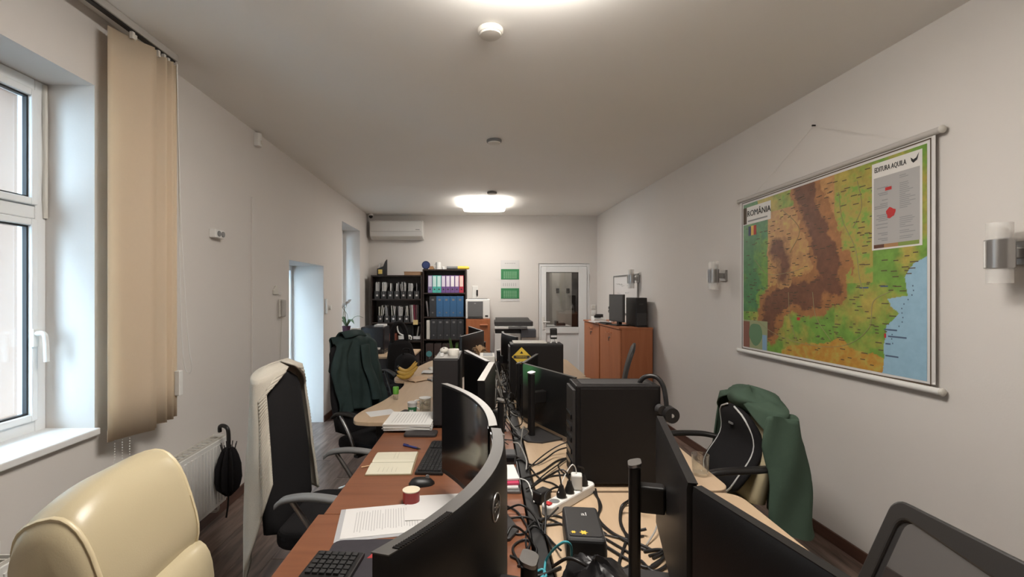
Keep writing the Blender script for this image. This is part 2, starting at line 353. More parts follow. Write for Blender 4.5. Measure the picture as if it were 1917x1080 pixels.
# ================================================================== CEILING FITTINGS
def led(y0, y1, x0, x1, label, k):
    cx, cy = (x0+x1)/2, (y0+y1)/2; r = thing('ceiling_light', label, 'ceiling light', (cx, cy, CEIL), 0, 'rounded ceiling light panels')
    zs = (-.055, -.062, -.074, -.078) if k < .8 else (-.012, -.085, -.097, -.101)
    M().prism(RR(x1-x0-.04, y1-y0-.04, .05), zs[0], 0).build('tray', WHITE, r)
    M().loft([[(x, y, z) for x, y in RR(x1-x0-i, y1-y0-i, .07)] for i, z in zip((0, 0, .02, .06), zs)]).build('diffuser', emis('led_diffuser%g' % k, (1.0, 0.945, 0.875), LED_POWER*k), r, smooth=40)
led(6.45, 7.25, -.365, .275, 'lit rounded white ceiling light panel near the back wall', .74)
led(1.13, 1.93, -.15, .49, 'lit ceiling light panel directly above the nearest desks', .88)
for x, y, r, l in ((918, 62, .066, 'round white smoke detector on the ceiling nearest the viewer'), (925, 266, .066, 'middle round smoke detector on the ceiling'), (921, 362, .066, 'small round smoke detector beside the far ceiling light')):
    p = onz(x, y, CEIL-.02)
    t = thing('smoke_detector', l, 'detector', (p.x, p.y, CEIL), 0, 'round ceiling detectors')
    M().lathe([(r*.8, 0), (r, -.004), (r, -.018), (r*.9, -.026)]).build('base', GREY if y > 100 else WARMW, t, smooth=40)
    M().lathe([(r*.86, -.026), (r*.8, -.034), (r*.4, -.038), (.002, -.038)]).build('cap', WARMW, t, smooth=40)

# ================================================================== LEFT WALL FITTINGS
def lw(y, x=0.0, z=0.0): c, s = math.cos(ALW), math.sin(ALW); return (LW0[0]+x*c-y*s, x*s+y*c, z)
def lwpx(x, y):                                       # pixel -> point on the left wall plane
    k = (x-VX)/F; Y = (-1.90+0.0329*2.83)/(k+0.0329); return Vector((k*Y, Y, EYE-(y-VY)*Y/F))
def rwpx(x, y):
    k = (x-VX)/F; Y = 2.324/(k+0.0497); return Vector((k*Y, Y, EYE-(y-VY)*Y/F))
# vertical blind pushed aside
vb = thing('vertical_blind', 'cream fabric vertical blind gathered beside the near window', 'blind', (-1.77, 2.3, 0))
M().bb(-.022, .022, -1.75, .30, CEIL-.038, CEIL).build('headrail', mat('rail_grey', (0.42, 0.40, 0.37), 0.4), vb, bevel=.004)
M().bb(-.012, .012, -1.75, .29, CEIL-.046, CEIL-.038).build('track_slot', BLACK, vb)
def slat(a, b, z0, z1, bow):
    a, b = Vector(a), Vector(b); n = (b-a).orthogonal().normalized() if False else Vector((-(b-a).y, (b-a).x, 0)).normalized()
    mm = M().sheet(lambda u, v: tuple((a+(b-a)*u+n*bow*math.sin(PI*u))+Vector((0, 0, z0+(z1-z0)*v)))[:3], 8, 10)
    s_ = mm.build('slat', FABC, vb, smooth=60, solid=.0018)
    M().sheet(lambda u, v: tuple((a+(b-a)*u+n*(bow*math.sin(PI*u)+.002))+Vector((0, 0, z0+.055*v))), 8, 1).build('hem_pocket', FABC, s_, solid=.003)
    M().bb(-.008, .008, -.008, .008, z1-.01, CEIL-.046, Matrix.Translation((a+b)/2)).build('carrier', WARMW, s_)
slat((-.035, -.115, 0), (.045, .085, 0), .865, 2.85, .012)
slat((-.045, -.085, 0), (.035, .11, 0), .87, 2.85, .012)
slat((-.02, .13, 0), (.035, .19, 0), .875, 2.85, .008)
slat((-.02, .165, 0), (.04, .235, 0), .88, 2.85, .008)
slat((-.02, .20, 0), (.028, .28, 0), .885, 2.85, .008)
for k in range(3):
    p = at(218+8*k, 820, 2.25); ch = M()
    for j in range(9): ch.ell((p.x+1.77, 2.24-2.3+.02*k, .855-.013*j), (.003, .003, .003), 6, 4)
    ch.build('bead_chain', WHITE, vb)
M().tube([(.03, .275, 2.86), (.05, .28, 2.0), (.075, .30, 1.35), (.085, .32, 1.16), (.06, .33, 1.12), (.045, .31, 1.2), (.04, .29, 1.6), (.03, .28, 2.86)], .0022, 5, 5).build('pull_cord', WHITE, vb, smooth=60)
M().bb(.02, .05, .268, .30, 1.0, 1.14).build('cord_weight', WHITE, vb, bevel=.004)
# motion sensor, sockets, handset, conduit
p = lwpx(478, 262); d = thing('motion_sensor', 'white motion sensor near the ceiling on the left wall', 'sensor', (p.x, p.y, p.z), ALW)
M().prism([(0, -.03), (0, .03), (.035, .03), (.05, .012), (.05, -.012), (.035, -.03)], -.055, .055).build('housing', WHITE, d, bevel=.005); M().bb(.045, .053, -.01, .01, -.035, -.005).build('lens', WARMW, d)
p = lwpx(471, 500)
solo('cable_duct', M().bb(0, .012, -.008, .008, .1, 2.36), WALL, 'thin painted cable duct running down below the motion sensor', 'cable duct', (p.x, p.y, 0), ALW, bevel=.002)
p = lwpx(400, 438); d = thing('room_thermostat', 'small white wall box with two grey round grilles', 'wall box', tuple(p), ALW)
M().bb(0, .045, -.06, .06, -.03, .03).build('housing', WHITE, d, bevel=.006)
for dy in (-.015, .035): M().cyl((.045, dy, 0), (.05, dy, 0), .02, n=14).build('grille', GREY, d)
p = lwpx(515, 545); d = thing('wall_hook', 'small white cloud shaped hook above the wall handset', 'wall hook', tuple(p), ALW)
cl = [(-.05, -.03), (.06, -.03), (.065, -.01), (.045, .0), (.04, .04), (.01, .055), (-.02, .045), (-.03, .02), (-.055, .01)]
M().prismx(cl, 0, .012).build('plate', WARMW, d, bevel=.003); M().tube([(.01, .05, -.02), (.03, .052, -.03), (.035, .055, -.01)], .005, 6, 3).build('peg', WHITE, d)
p = lwpx(524, 577); d = thing('intercom_handset', 'grey intercom handset on the left wall beside the recess', 'handset', tuple(p), ALW)
M().bb(0, .02, -.04, .04, -.085, .085).build('cradle', WARMW, d, bevel=.008); M().bb(.02, .05, -.028, .028, -.08, .08).build('handset', mat('handset_grey', (.5, .48, .45), .5), d, bevel=.012, seg=3)
M().tube([(.02, .0, -.085), (.008, .002, -.3), (.006, -.004, -.7), (.006, 0, -1.05)], .003, 6, 5).build('cord', WARMW, d)
p = lwpx(609, 573); d = thing('light_switch', 'white wall thermostat and dial right of the bright recess', 'thermostat', tuple(p), ALW)
M().bb(0, .03, -.03, .02, -.09, .09).build('plate', WHITE, d, bevel=.006); M().cyl((0, .09, -.02), (.045, .09, -.02), .035, .03).build('dial', WHITE, d, smooth=40)
p = lwpx(322, 718); d = thing('wall_socket', 'white wall socket low behind the blind edge', 'socket', tuple(p), ALW)
M().bb(0, .012, -.045, .045, -.045, .045).build('plate', WHITE, d, bevel=.004); M().cyl((.012, 0, 0), (.016, 0, 0), .028).build('socket_face', WARMW, d)
p = at(688, 402, 7.9); d = thing('security_camera', 'tiny security camera in the back left ceiling corner', 'camera', (-1.99, 7.86, 2.86))
M().lathe([(.04, .06), (.045, .04), (.045, .03)], n=14).build('mount', WHITE, d, smooth=40); M().ell((0, 0, .015), (.032, .032, .032)).build('dome', BLACKG, d, smooth=60)
# radiators
def radiator(label, ya, yb_, z0, z1):
    r = thing('radiator', label, 'radiator', lw(ya, 0.03, z0), ALW); L = yb_-ya; H = z1-z0
    M().bb(0, .012, .0, L, 0.02, H-.02).build('back_panel', WHITE, r); M().bb(.088, .096, 0, L, .012, H-.012).build('front_panel', WHITE, r, bevel=.004)
    n = int(L/.0333); rib = M().bb(-.004, .005, -.009, .009, .04, H-.04).mesh('rib', WHITE)
    for k in range(n):
        o = bpy.data.objects.new('rib', rib); C.objects.link(o); o.parent = r; o.location = (.097, .02+L*(k+.2)/n*.99, 0)
    M().bb(0.012, .088, 0, .006, .02, H).build('end_cap', WHITE, r); M().bb(.012, .088, L-.006, L, .02, H).build('end_cap', WHITE, r)
    g = M()
    for k in range(int(L/.05)): g.bb(.012, .088, .02+.05*k, .028+.05*k, H-.012, H-.004)
    g.bb(.012, .016, 0, L, H-.012, H).bb(.084, .09, 0, L, H-.012, H).build('top_grille', WARMW, r)
    M().tube([(.05, L-.02, 0.02), (.05, L-.02, -.05), (.0, L-.02, -.06)], .009, 8, 3).build('pipe', WARMW, r)
    M().bb(-.03, .0, .1, .13, .1, H-.05).build('bracket', WHITE, r); M().bb(-.03, .0, L-.13, L-.1, .1, H-.05).build('bracket', WHITE, r)
    return r
radiator('white ribbed panel radiator with the black umbrella hanging on it', 2.32, 3.14, .15, .61)
r1 = radiator('white panel radiator under the near window behind the cream chair', .95, 1.70, .15, .61)
M().lathe([(.018, 0), (.022, .02), (.022, .06), (.012, .075)], (.05, .70, .465)).build('thermostat_knob', WHITE, r1, smooth=40)
# umbrella hanging from the radiator
u = thing('umbrella', 'folded black umbrella with crook handle hanging on the radiator', 'umbrella', (-1.70, 3.02, .10))
M().tube([(-.075, 0.03, .555), (-.068, .02, .59), (-.04, .01, .60), (-.008, 0, .585), (0, 0, .54), (0, 0, .45)], .013, 10, 4).build('handle', BLACK, u, smooth=60)
rings = []
for z, r in ((.46, .020), (.44, .034), (.40, .046), (.34, .058), (.25, .062), (.18, .054), (.165, .03)):
    rings.append([(r*(1+.35*math.cos(8*t))*math.cos(t), r*(1+.35*math.cos(8*t))*math.sin(t), z+.02*math.cos(8*t)*(z < .2)) for t in [2*PI*k/48 for k in range(48)]])
M().loft(rings).build('canopy', BLKFAB, u, smooth=60); M().tube([(0, 0, .17), (-.004, 0, .08), (-.015, 0, .0)], .006, 6, 3).build('tip', BLACK, u)
for k in range(8):
    a = k*PI/4; M().tube([(.03*math.cos(a), .03*math.sin(a), .41), (.05*math.cos(a), .05*math.sin(a), .49)], .003, 5).build('rib_end', BLACK, u)

# ================================================================== RIGHT WALL FITTINGS
FROST = meshmat('frosted_glass', (.92, .90, .87), .42)
def rwall(y, x=0.0, z=0.0): c, s = math.cos(ARW), math.sin(ARW); return (XR(0)+x*c-y*s, x*s+y*c, z)
def sconce(px, py, label):
    p = rwpx(px, py); y = p.y; t = thing('wall_sconce', label, 'wall lamp', (XR(y), y, p.z), ARW, 'up and down wall lamps')
    M().bb(-.02, 0, -.045, .045, -.05, .05).build('wall_plate', STEEL, t, bevel=.003); M().bb(-.075, -.02, -.02, .02, -.022, .022).build('arm', STEEL, t, bevel=.003)
    M().cyl((-.105, 0, -.062), (-.105, 0, .055), .046, n=28).build('body', STEEL, t, smooth=40)
    for s in (1, -1):
        prof = [(.040, .055*s), (.040, .125*s), (.036, .125*s), (.036, .06*s)]
        M().lathe(prof, (-.105, 0, 0), 28).build('glass_shade', FROST, t, smooth=40)
    M().lathe([(.024, .055), (.026, .10), (.01, .112)], (-.105, 0, 0)).build('bulb', WARMW, t, smooth=40)
    M().bb(-.156, -.15, .01, .016, -.06, .05).build('trim_strip', WHITE, t)
    return t
sconce(1357, 516, 'steel up and down wall lamp left of the wall map')
sconce(1916, 474, 'steel up and down wall lamp right of the wall map, cut by the frame')
sconce(1196, 522, 'steel up and down wall lamp over the far wooden cabinet')
# the map: hangs a little off the wall
MY0, MY1, MZ0, MZ1 = 3.82, 2.235, 1.10, 2.335
MW = MY0-MY1; MH = MZ1-MZ0
wm = thing('wall_map', 'large rolled wall map of a country in green and brown relief', 'map', (XR(MY0)-.03, MY0, MZ0), ARW)
# local: y runs from 0 (left in photo) to -MW, z up. slightly rising at the near end
TLT = .028
def mp(u, v, off=0.0): return (-off, -MW*u, MH*v+TLT*u*v)
ARC = [(.45, 1.02), (.50, .84), (.55, .68), (.60, .55), (.60, .43), (.50, .385), (.36, .37), (.26, .31), (.20, .18)]
AP = [(.27, .66), (.31, .58), (.32, .50)]
def sd(p, L):
    d = 9
    for a, b in zip(L, L[1:]):
        ax, ay = a; bx, by = b; vx, vy = bx-ax, (by-ay); t = max(0, min(1, ((p[0]-ax)*vx+(p[1]-ay)*vy)/(vx*vx+vy*vy)))
        d = min(d, math.hypot((p[0]-ax-t*vx)*1.25, p[1]-ay-t*vy))
    return d
def lin(c): return tuple((x/255)**2.2 for x in c)
def mix(a, b, t): t = max(0, min(1, t)); return tuple(x+(y-x)*t for x, y in zip(a, b))
cG, cGd, cY, cT, cB, cBd, cS = [lin(c) for c in ((112, 152, 66), (72, 124, 78), (172, 156, 78), (184, 138, 88), (150, 98, 60), (112, 74, 54), (142, 178, 200))]
cO = lin((192, 140, 62))
CST = [(-.1, .835), (.10, .84), (.22, .85), (.28, .90), (.31, .875), (.345, .86), (.36, .93), (.44, .92), (.50, .955), (.53, 1.0), (2, 1.0)]
def coast(v):
    for (a, x0_), (b, x1_) in zip(CST, CST[1:]):
        if v <= b: return x0_+(x1_-x0_)*(v-a)/(b-a)
    return 1.0
def mapcol(u, v):
    n = noise.fractal((u*10, v*8, 1.3), .8, 2.1, 6)*.55; n2 = noise.fractal((u*34, v*28, 7.7), .7, 2.2, 4)*.6
    if u > coast(v)+n*.02 and v < .53: return mix(cS, lin((160, 196, 216)), n2*.5+.3)
    d = sd((u, v), ARC)+n*.085+n2*.02; da = sd((u, v), AP)+n*.08+n2*.02
    inside = (u < .58 and u > .2 and v > .38 and v < .9)
    south = v < .40-.12*max(0, u-.6)+n*.05
    if u > .62: base = mix(cY, cG, (n+.15)*2.5 if v > .5 else .6+n*2)
    elif south: base = mix(cG, cY, n*2.5+.1)
    elif u < .22: base = mix(cGd, cG, (u-.1)*7+n*3)
    else: base = cT
    if v > .86 and u < .42: base = mix(cY, cG, n*2+.4)
    if u < .13+n*.1 and v > .25: base = mix(cGd, cG, n*2)
    if v < .13+n*.06-.35*abs(u-.62) and u > .3: base = mix(cO, cY, n2*2+.3)
    if inside: base = mix(cT, cY, n2*1.2)
    if .62 < u < .80 and .42 < v < .93: base = mix(cY, cG, n2*2.2+.15)
    col = base
    col = mix(lin((170, 118, 68)), base, (d-.09)/.05) if d < .14 else col
    col = mix(cBd, lin((158, 108, 66)), (d-.062)/.018) if d < .12 else col
    if da < .09: col = mix(cBd, cT, (da-.03)/.05)
    return tuple(max(0, c*(1+.35*n2)) for c in col)
NU, NV = 340, 250
PR = (.03, .975, .03, .965)                           # printed area on the sheet
def pm(a, b, off=0.0): return mp(PR[0]+(PR[1]-PR[0])*a, PR[2]+(PR[3]-PR[2])*b, off)
M().bb(-.0, .0012, -MW, 0, 0, MH).build('sheet', mat('map_sheet', (.70, .68, .66), .5), wm)
wm.children[0].data.transform(Matrix(((1, 0, 0, 0), (0, 1, 0, 0), (0, -TLT/MW, 1, 0), (0, 0, 0, 1))))
pmsh = M().sheet(lambda a, b: pm(a, b, .001), NU, NV)
po = pmsh.build('print', attrmat('map_print', .42), wm)
ca = po.data.color_attributes.new('print', 'FLOAT_COLOR', 'POINT')
for i, v_ in enumerate(ca.data): v_.color = (*mapcol((i % (NU+1))/NU, (i//(NU+1))/NV), 1)
def quad(mm, a0, a1, b0, b1, off): mm.add([pm(a0, b0, off), pm(a1, b0, off), pm(a1, b1, off), pm(a0, b1, off)], [(0, 1, 2, 3)])
q = M(); random.seed(3)
for k in range(430):
    a, b = random.random()*.95+.01, random.random()*.96+.02
    if (a > .80 and b > .55) or (a < .26 and b > .84) or (a > coast(b) and b < .53): continue
    wd = random.uniform(.010, .030); quad(q, a, a+wd, b, b+.0045, .0016)
q.build('place_names', mat('map_ink', (.10, .07, .045), .7), wm)['kind'] = 'stuff'
q = M()
for pts in ([(.64, .9), (.66, .75), (.72, .6), (.74, .45), (.76, .38)], [(.73, .93), (.75, .8), (.71, .7)], [(.1, .2), (.25, .12), (.45, .08), (.66, .1), (.78, .2), (.8, .33), (.87, .38)], [(.35, .38), (.36, .22), (.4, .1)], [(.5, .38), (.52, .24), (.6, .12)], [(.1, .6), (.2, .5), (.35, .5), (.45, .52)], [(.3, .9), (.42, .75), (.36, .62)]):
    q.tube([pm(a, b, .0012) for a, b in pts], .0022, 4, 8)
q.build('rivers', mat('map_river', (.30, .26, .14), .6), wm)
q = M()
for k in range(14):
    a = .95-.006*k+.01*math.sin(k); quad(q, a, a+.004, .40-.02*k, .406-.02*k, .0016)
for a, b, w_ in ((.845, .20, .05), (.86, .17, .07), (.85, .135, .02), (.85, .08, .05), (.74, .395, .04), (.83, .40, .03)): quad(q, a, a+w_, b, b+.007, .0016)
q.build('sea_lettering', mat('map_ink_blue', (.08, .12, .2), .7), wm)['kind'] = 'stuff'
q = M(); quad(q, .845, .853, .165, .185, .002); q.build('city_mark', REDP, wm); q = M(); quad(q, .405, .425, .215, .232, .002); q.build('city_mark', REDP, wm)
q = M(); quad(q, .0, .225, .855, .975, .0018); q.build('title_box', mat('map_white', (.74, .72, .68), .5), wm)
q = M(); quad(q, .0, .03, .86, .975, .0024); q.build('scale_bar', mat('map_ink', (.1, .07, .05)), wm)
Tm = lambda a, b: facing(-1, 0, pm(a, b, .0035))
text('ROMÂNIA', .066, INK, wm, Tm(.13, .925), 'title_lettering', sx=.95)
q = M(); quad(q, .04, .20, .872, .882, .0024); q.build('subtitle', INKG, wm)
for k, c in enumerate(('flag_blue', 'flag_yellow', 'flag_red')):
    q = M(); quad(q, .045+.022*k, .067+.022*k, .775, .84, .0022)
    q.build(c, mat(c, ((.05, .06, .12), (.75, .50, .12), (.45, .06, .05))[k], .6), wm)
# legend panel
q = M(); quad(q, .795, .985, .575, .985, .0018); q.build('legend_border', mat('map_white', (1, 1, 1)), wm)
q = M(); quad(q, .803, .977, .60, .915, .0024); q.build('legend_panel', mat('legend_grey', (.42, .41, .40), .5), wm)
q = M(); quad(q, .803, .845, .583, .60, .0024); q.build('legend_dark_band', mat('flag_dark', (.12, .05, .03)), wm)
q = M(); quad(q, .845, .90, .583, .60, .0026); q.build('legend_tan_band', mat('lg_tan', (.40, .22, .10)), wm)
q = M(); quad(q, .90, .975, .583, .60, .0028); q.build('legend_green_band', mat('lg_green', (.22, .30, .07)), wm)
text('EDITURA AQUILA', .040, INK, wm, Tm(.868, .95), 'publisher_lettering', sx=.58)
q = M()
for pts in ([(.945, .962), (.955, .950), (.965, .955), (.975, .975), (.968, .945), (.955, .935), (.948, .945)],): q.add([pm(a, b, .0032) for a, b in pts], [tuple(range(len(pts)))])
q.build('eagle_emblem', INK, wm)
q = M()
for k in range(34):
    b = .895-.0085*k
    if random.random() < .75:
        w_ = random.uniform(.02, .06); quad(q, .905, .905+w_, b, b+.0035, .003)
    if random.random() < .45: w_ = random.uniform(.02, .055); quad(q, .86-w_, .86, b, b+.0045, .003)
q.build('legend_text', INKG, wm)['kind'] = 'stuff'
q = M(); quad(q, .850, .875, .845, .86, .003); q.build('legend_mark', REDP, wm); q = M()
q.add([pm(.872+.018*math.cos(t)*(1+.2*math.sin(5*t)), .74+.024*math.sin(t)*(1+.2*math.cos(3*t)), .0032) for t in [2*PI*k/14 for k in range(14)]], [tuple(range(14))]); q.build('legend_capital', REDP, wm)
# inset at the lower left
for nm, c, a0, a1, b0, b1, off in (('inset_land', (.30, .33, .18), 0, .20, 0, .19, .0018), ('inset_red', (.24, .10, .07), 0, .055, 0, .18, .002), ('inset_country', (.12, .23, .12), .055, .155, .035, .17, .0026), ('inset_sea', (.22, .36, .50), .16, .195, 0, .10, .0024)):
    q = M()
    if nm == 'inset_country': q.add([pm(.105+.055*math.cos(t), .10+.075*math.sin(t)*(1+.1*math.sin(3*t)), off) for t in [2*PI*k/20 for k in range(20)]], [tuple(range(20))])
    else: quad(q, a0, a1, b0, b1, off)
    q.build(nm, mat(nm, c, .6), wm)
q = M(); bo = .0014
for (a0, a1, b0, b1) in ((-.014, 1.014, 1.012, 1.018), (-.014, 1.014, -.018, -.012), (-.014, -.010, -.018, 1.018), (1.010, 1.014, -.018, 1.018)): quad(q, a0, a1, b0, b1, bo)
q.build('border_line', mat('map_ink', (0, 0, 0)), wm)
for nm, v in (('top_rod', 1.0), ('bottom_rod', 0.0)):
    a, b = Vector(mp(-.015, v)), Vector(mp(1.02, v)); r = M().cyl(a, b, .017, n=14); r.build(nm, mat('map_rod', (.50, .47, .44), .4) if v else WHITE, wm, smooth=40)
    for e_, s in ((a, .012), (b, -.012)): M().ell(e_, (.02, .012, .02), 12, 8).build('rod_cap', WARMW, wm, smooth=60)
nl = rwpx(1527, 235)
loc = Matrix.Rotation(-ARW, 4, 'Z') @ (Vector((nl.x-.004, nl.y, nl.z))-Vector(wm.location))
M().cyl(loc+Vector((.0, 0, 0)), loc+Vector((-.02, 0, 0)), .006).build('nail', BLACK, wm)
M().tube([Vector(mp(.12, 1.0))+Vector((0, 0, .017)), loc+Vector((-.012, 0, -.005))], .0009, 4).tube([loc+Vector((-.012, 0, -.005)), Vector(mp(.9, 1.0))+Vector((0, 0, .017))], .0009, 4).build('hanging_string', WARMW, wm)
# whiteboard
t = thing('whiteboard', 'white board with grey scribbles above the far wooden cabinet', 'whiteboard', rwall(6.62, -.0, 1.28), ARW)
M().bb(-.012, 0, -.48, .48, 0, .53).build('board', mat('board_white', (.78, .76, .74), .25), t)
for (a, b, c, d_) in ((-.49, .49, .53, .55), (-.49, .49, -.02, 0), (-.5, -.48, -.02, .55), (.48, .5, -.02, .55)): M().bb(-.02, 0, a, b, c, d_).build('frame', STEEL, t)
q = M(); random.seed(5)
for k in range(9):
    y0_ = random.uniform(-.35, .25); z0_ = random.uniform(.22, .45)
    q.tube([(-.0125, y0_+.02*j, z0_+random.uniform(-.008, .008)) for j in range(8)], .0018, 4)
q.build('scribbles', INKG, t)['kind'] = 'stuff'
p = rwpx(1113, 572)

# ================================================================== BACK WALL
YB = ROOM_BACK
t = thing('air_conditioner', 'white split air conditioner high on the back wall', 'air conditioner', (-1.55, YB, 2.49))
prof = [(0, 0), (0, .32), (-.19, .32), (-.215, .30), (-.222, .12), (-.20, .045), (-.12, .0)]
M().loft([[(x, y, z) for y, z in prof] for x in (-.45, .45)]).build('housing', mat('ac_white', (.70, .68, .65), .4), t, bevel=.008)
M().bb(-.43, .43, -.226, -.219, .125, .128).build('panel_seam', GREY, t); M().prismx([(-.205, .04), (-.21, .046), (-.13, .004), (-.125, -.002)], -.41, .41).build('louvre', WARMW, t); M().bb(.33, .4, -.2245, -.22, .15, .16).build('display', GREY, t)
t = thing('wall_calendar', 'three month wall calendar with green panels on the back wall', 'calendar', (.40, YB, 1.42))
M().bb(-.165, .165, -.004, -.001, 0, .72).build('backing', PAPER, t)
for zb in (.05, .385):
    M().bb(-.158, .158, -.009, -.004, zb, zb+.18).build('green_panel', GREENP, t)
    q = M()
    for r in range(5):
        for c in range(7): q.bb(-.11+c*.034, -.092+c*.034, -.010, -.009, zb+.02+.025*r, zb+.033+.025*r)
    q.build('dates', mat('calendar_print', (.30, .5, .33), .7), t)
q = M()
for c in range(7): q.bb(-.12+c*.036, -.113+c*.036, -.0055, -.004, .265, .32)
q.build('date_marks', INKG, t); q = M()
for c in range(6): q.bb(-.09+c*.032, -.07+c*.032, -.0055, -.004, .66, .67)
q.build('header_text', INKG, t)
p = at(1112, 572, YB); t = thing('wall_switch', 'white switch on the back wall right of the door', 'switch', (1.86, YB, 1.32))
M().bb(-.04, .04, -.012, 0, -.04, .04).build('plate', WHITE, t, bevel=.004); M().bb(-.03, .03, -.018, -.012, -.03, .03).build('rocker', WARMW, t, bevel=.003)
t = thing('wall_outlet', 'white outlet with plug below the back wall switch', 'outlet', (1.86, YB, 1.22)); M().bb(-.04, .04, -.012, 0, -.04, .04).build('plate', WHITE, t, bevel=.004); M().cyl((0, -.012, 0), (0, -.045, 0), .02).build('plug', WHITE, t, smooth=40)
t = thing('key_plate', 'white plate with small dark key beside the tall bookcase', 'plate', (-.21, YB, 1.58)); M().bb(-.05, .05, -.012, 0, -.11, .11).build('plate', WHITE, t, bevel=.004); M().bb(.02, .05, -.03, -.012, -.06, .04).build('key', BLACK, t)
# ---- bookcases
def bookcase(label, x0, x1, top, shelves, yf, depth=.31):
    t = thing('bookcase', label, 'bookcase', ((x0+x1)/2, yf+depth/2, 0)); w2 = (x1-x0)/2; d2 = depth/2
    for s in (-1, 1): M().bb(s*w2-(.022 if s > 0 else 0), s*w2+(.022 if s < 0 else 0), -d2, d2, 0, top).build('side_panel', WENGE, t, bevel=.002)
    M().bb(-w2+.022, w2-.022, d2-.008, d2, .02, top-.022).build('back_panel', WENGE, t)
    for z in shelves+[top-.022]: M().bb(-w2+.022, w2-.022, -d2, d2-.008, z, z+.022).build('shelf', WENGE, t, bevel=.002)
    return t
YF = 7.70
def zf(y, Y=YF): return EYE-(y-VY)*Y/F
def xf_(x, Y=YF): return (x-VX)*Y/F
S1 = [0.06, .40, .74, zf(606), zf(562)]
bookcase('low dark bookcase full of magazine files left of the tall one', xf_(694), xf_(790), zf(515), S1, YF)
S2 = [0.06, zf(677)-.022, zf(635)-.022, zf(593)-.022, zf(548)-.022]
bookcase('tall dark bookcase with lever arch binders', xf_(791), xf_(873), zf(504), S2, YF)
ORD = ['first', 'second', 'third', 'fourth', 'fifth', 'sixth', 'seventh', 'eighth', 'ninth', 'tenth']
MAGM = mat('file_grey', (.035, .034, .035), .6)
def magfile(x, z, label, papers, group, h=.13, w_=.085):
    t = thing('magazine_file', label, 'magazine file', (x, YF+.15, z), 0, group); w2 = w_/2
    sidep = [(-.13, 0), (.12, 0), (.12, .22), (.08, .22), (-.13, h)]
    for s in (-1, 1): M().prismx(sidep, s*w2-.001, s*w2+.001).build('side', MAGM, t)
    M().bb(-w2, w2, -.132, -.129, 0, h).build('front', MAGM, t); M().bb(-w2, w2, -.13, .12, 0, .003).build('bottom', MAGM, t)
    M().bb(-.016, .016, -.1335, -.132, .045, .075).build('label_tag', PAPER, t); M().cyl((0, -.1335, .10), (0, -.132, .10), .009, n=10).build('finger_hole', GREY, t)
    n = papers
    for k in range(n):
        xx = -w2+.008+(w_-.016)*(k+.5)/max(n, 1); tl = random.uniform(-.25, .25) if n < 5 else random.uniform(-.05, .05)
        hh = random.uniform(.25, .285)
        T = Matrix.Translation((xx, 0, .004)) @ Matrix.Rotation(tl*.5, 4, 'Y')
        M().bb(-.004, .004, -.11, .10, 0, hh, T).build('papers', random.choice([PAPER, PAPER, WARMW, mat('folder_grey', (.25, .24, .25), .7)]), t)
random.seed(11)
fx0, fx1 = xf_(697)+.03, xf_(788)-.03
for k, n in enumerate((6, 6, 1, 3, 4, 6, 1)):
    magfile(fx0+.045+(fx1-fx0-.09)*k/6, S1[4]+.022, ORD[k]+' magazine file from the left, upper row of the low bookcase', n, 'upper row of magazine files')
for k, n in enumerate((3, 2, 3, 5, 4)):
    magfile(fx0+.10+(.44)*k/4, S1[3]+.022, ORD[k]+' magazine file from the left, second row of the low bookcase', n, 'second row of magazine files', h=.11)
for k, (c, a) in enumerate((((.20, .18, .18), -.06), ((.5, .48, .46), -.05), ((.20, .03, .06), -.03), ((.12, .05, .06), .0), ((.06, .05, .05), .0))):
    nm = ('grey thin folder', 'pale thin folder', 'dark red folder', 'maroon folder', 'black thin folder')[k]
    T = Matrix.Rotation(a, 4, 'Y')
    solo('document_folder', M().bb(-.011, .011, -.12, .12, 0, .29, T), mat('fold%d' % k, c, .6), nm+' standing at the right end of the second row', 'folder', (fx1-.14+.028*k, YF+.16, S1[3]+.025), group='folders in the low bookcase', bevel=.002)
solo('sticky_note', M().bb(-.04, .04, -.002, .0, -.04, .04), mat('note_yellow', (.72, .55, .25), .8), 'yellow square note stuck below the second row of files', 'note', (fx1-.06, YF-.003, S1[3]+.025), 0)
# binders
def binder(x, z, w_, h, col, label, group, lab=None, rings=True, y=None, dep=.27, cname=None):
    t = thing('ring_binder', label, 'binder', (x, (y or YF)+.145, z), 0, group); ma = mat(cname, col, .55)
    M().bb(-w_/2, w_/2, -dep/2, -dep/2+.006, 0, h).build('spine', ma, t, bevel=.002)
    for s in (-1, 1): M().bb(s*w_/2-(.003 if s > 0 else 0), s*w_/2+(.003 if s < 0 else 0), -dep/2+.006, dep/2, 0, h).build('cover', ma, t)
    M().bb(-w_/2+.006, w_/2-.006, -dep/2+.01, dep/2-.02, .004, h-.006).build('pages', PAPER, t)
    if lab: M().bb(-w_/2+.008, w_/2-.008, -dep/2-.0015, -dep/2, h*.36, h-.01).build('spine_label', mat('lab'+cname, lab, .7), t)
    if rings: M().cyl((0, -dep/2-.0025, h*.2), (0, -dep/2, h*.2), .013, n=14).build('finger_ring', DARK if lab else GREY, t)
    return t
bz = S2[4]+.022; cols = [((.20, .15, .30), (.62, .58, .68), 'violet', 'lilac'), ((.08, .42, .36), (.55, .72, .68), 'teal', 'teal'), ((.08, .42, .36), (.55, .72, .68), 'teal', 'teal'), ((.16, .08, .25), (.68, .62, .70), 'purple', 'purple'), ((.16, .08, .25), (.68, .62, .70), 'purple', 'purple'), ((.16, .08, .25), (.74, .70, .70), 'purple', 'purple'), ((.16, .08, .25), (.72, .62, .66), 'purple', 'purple'), ((.40, .03, .06), (.70, .52, .46), 'red', 'red')]
bx0 = xf_(801); bw = .072
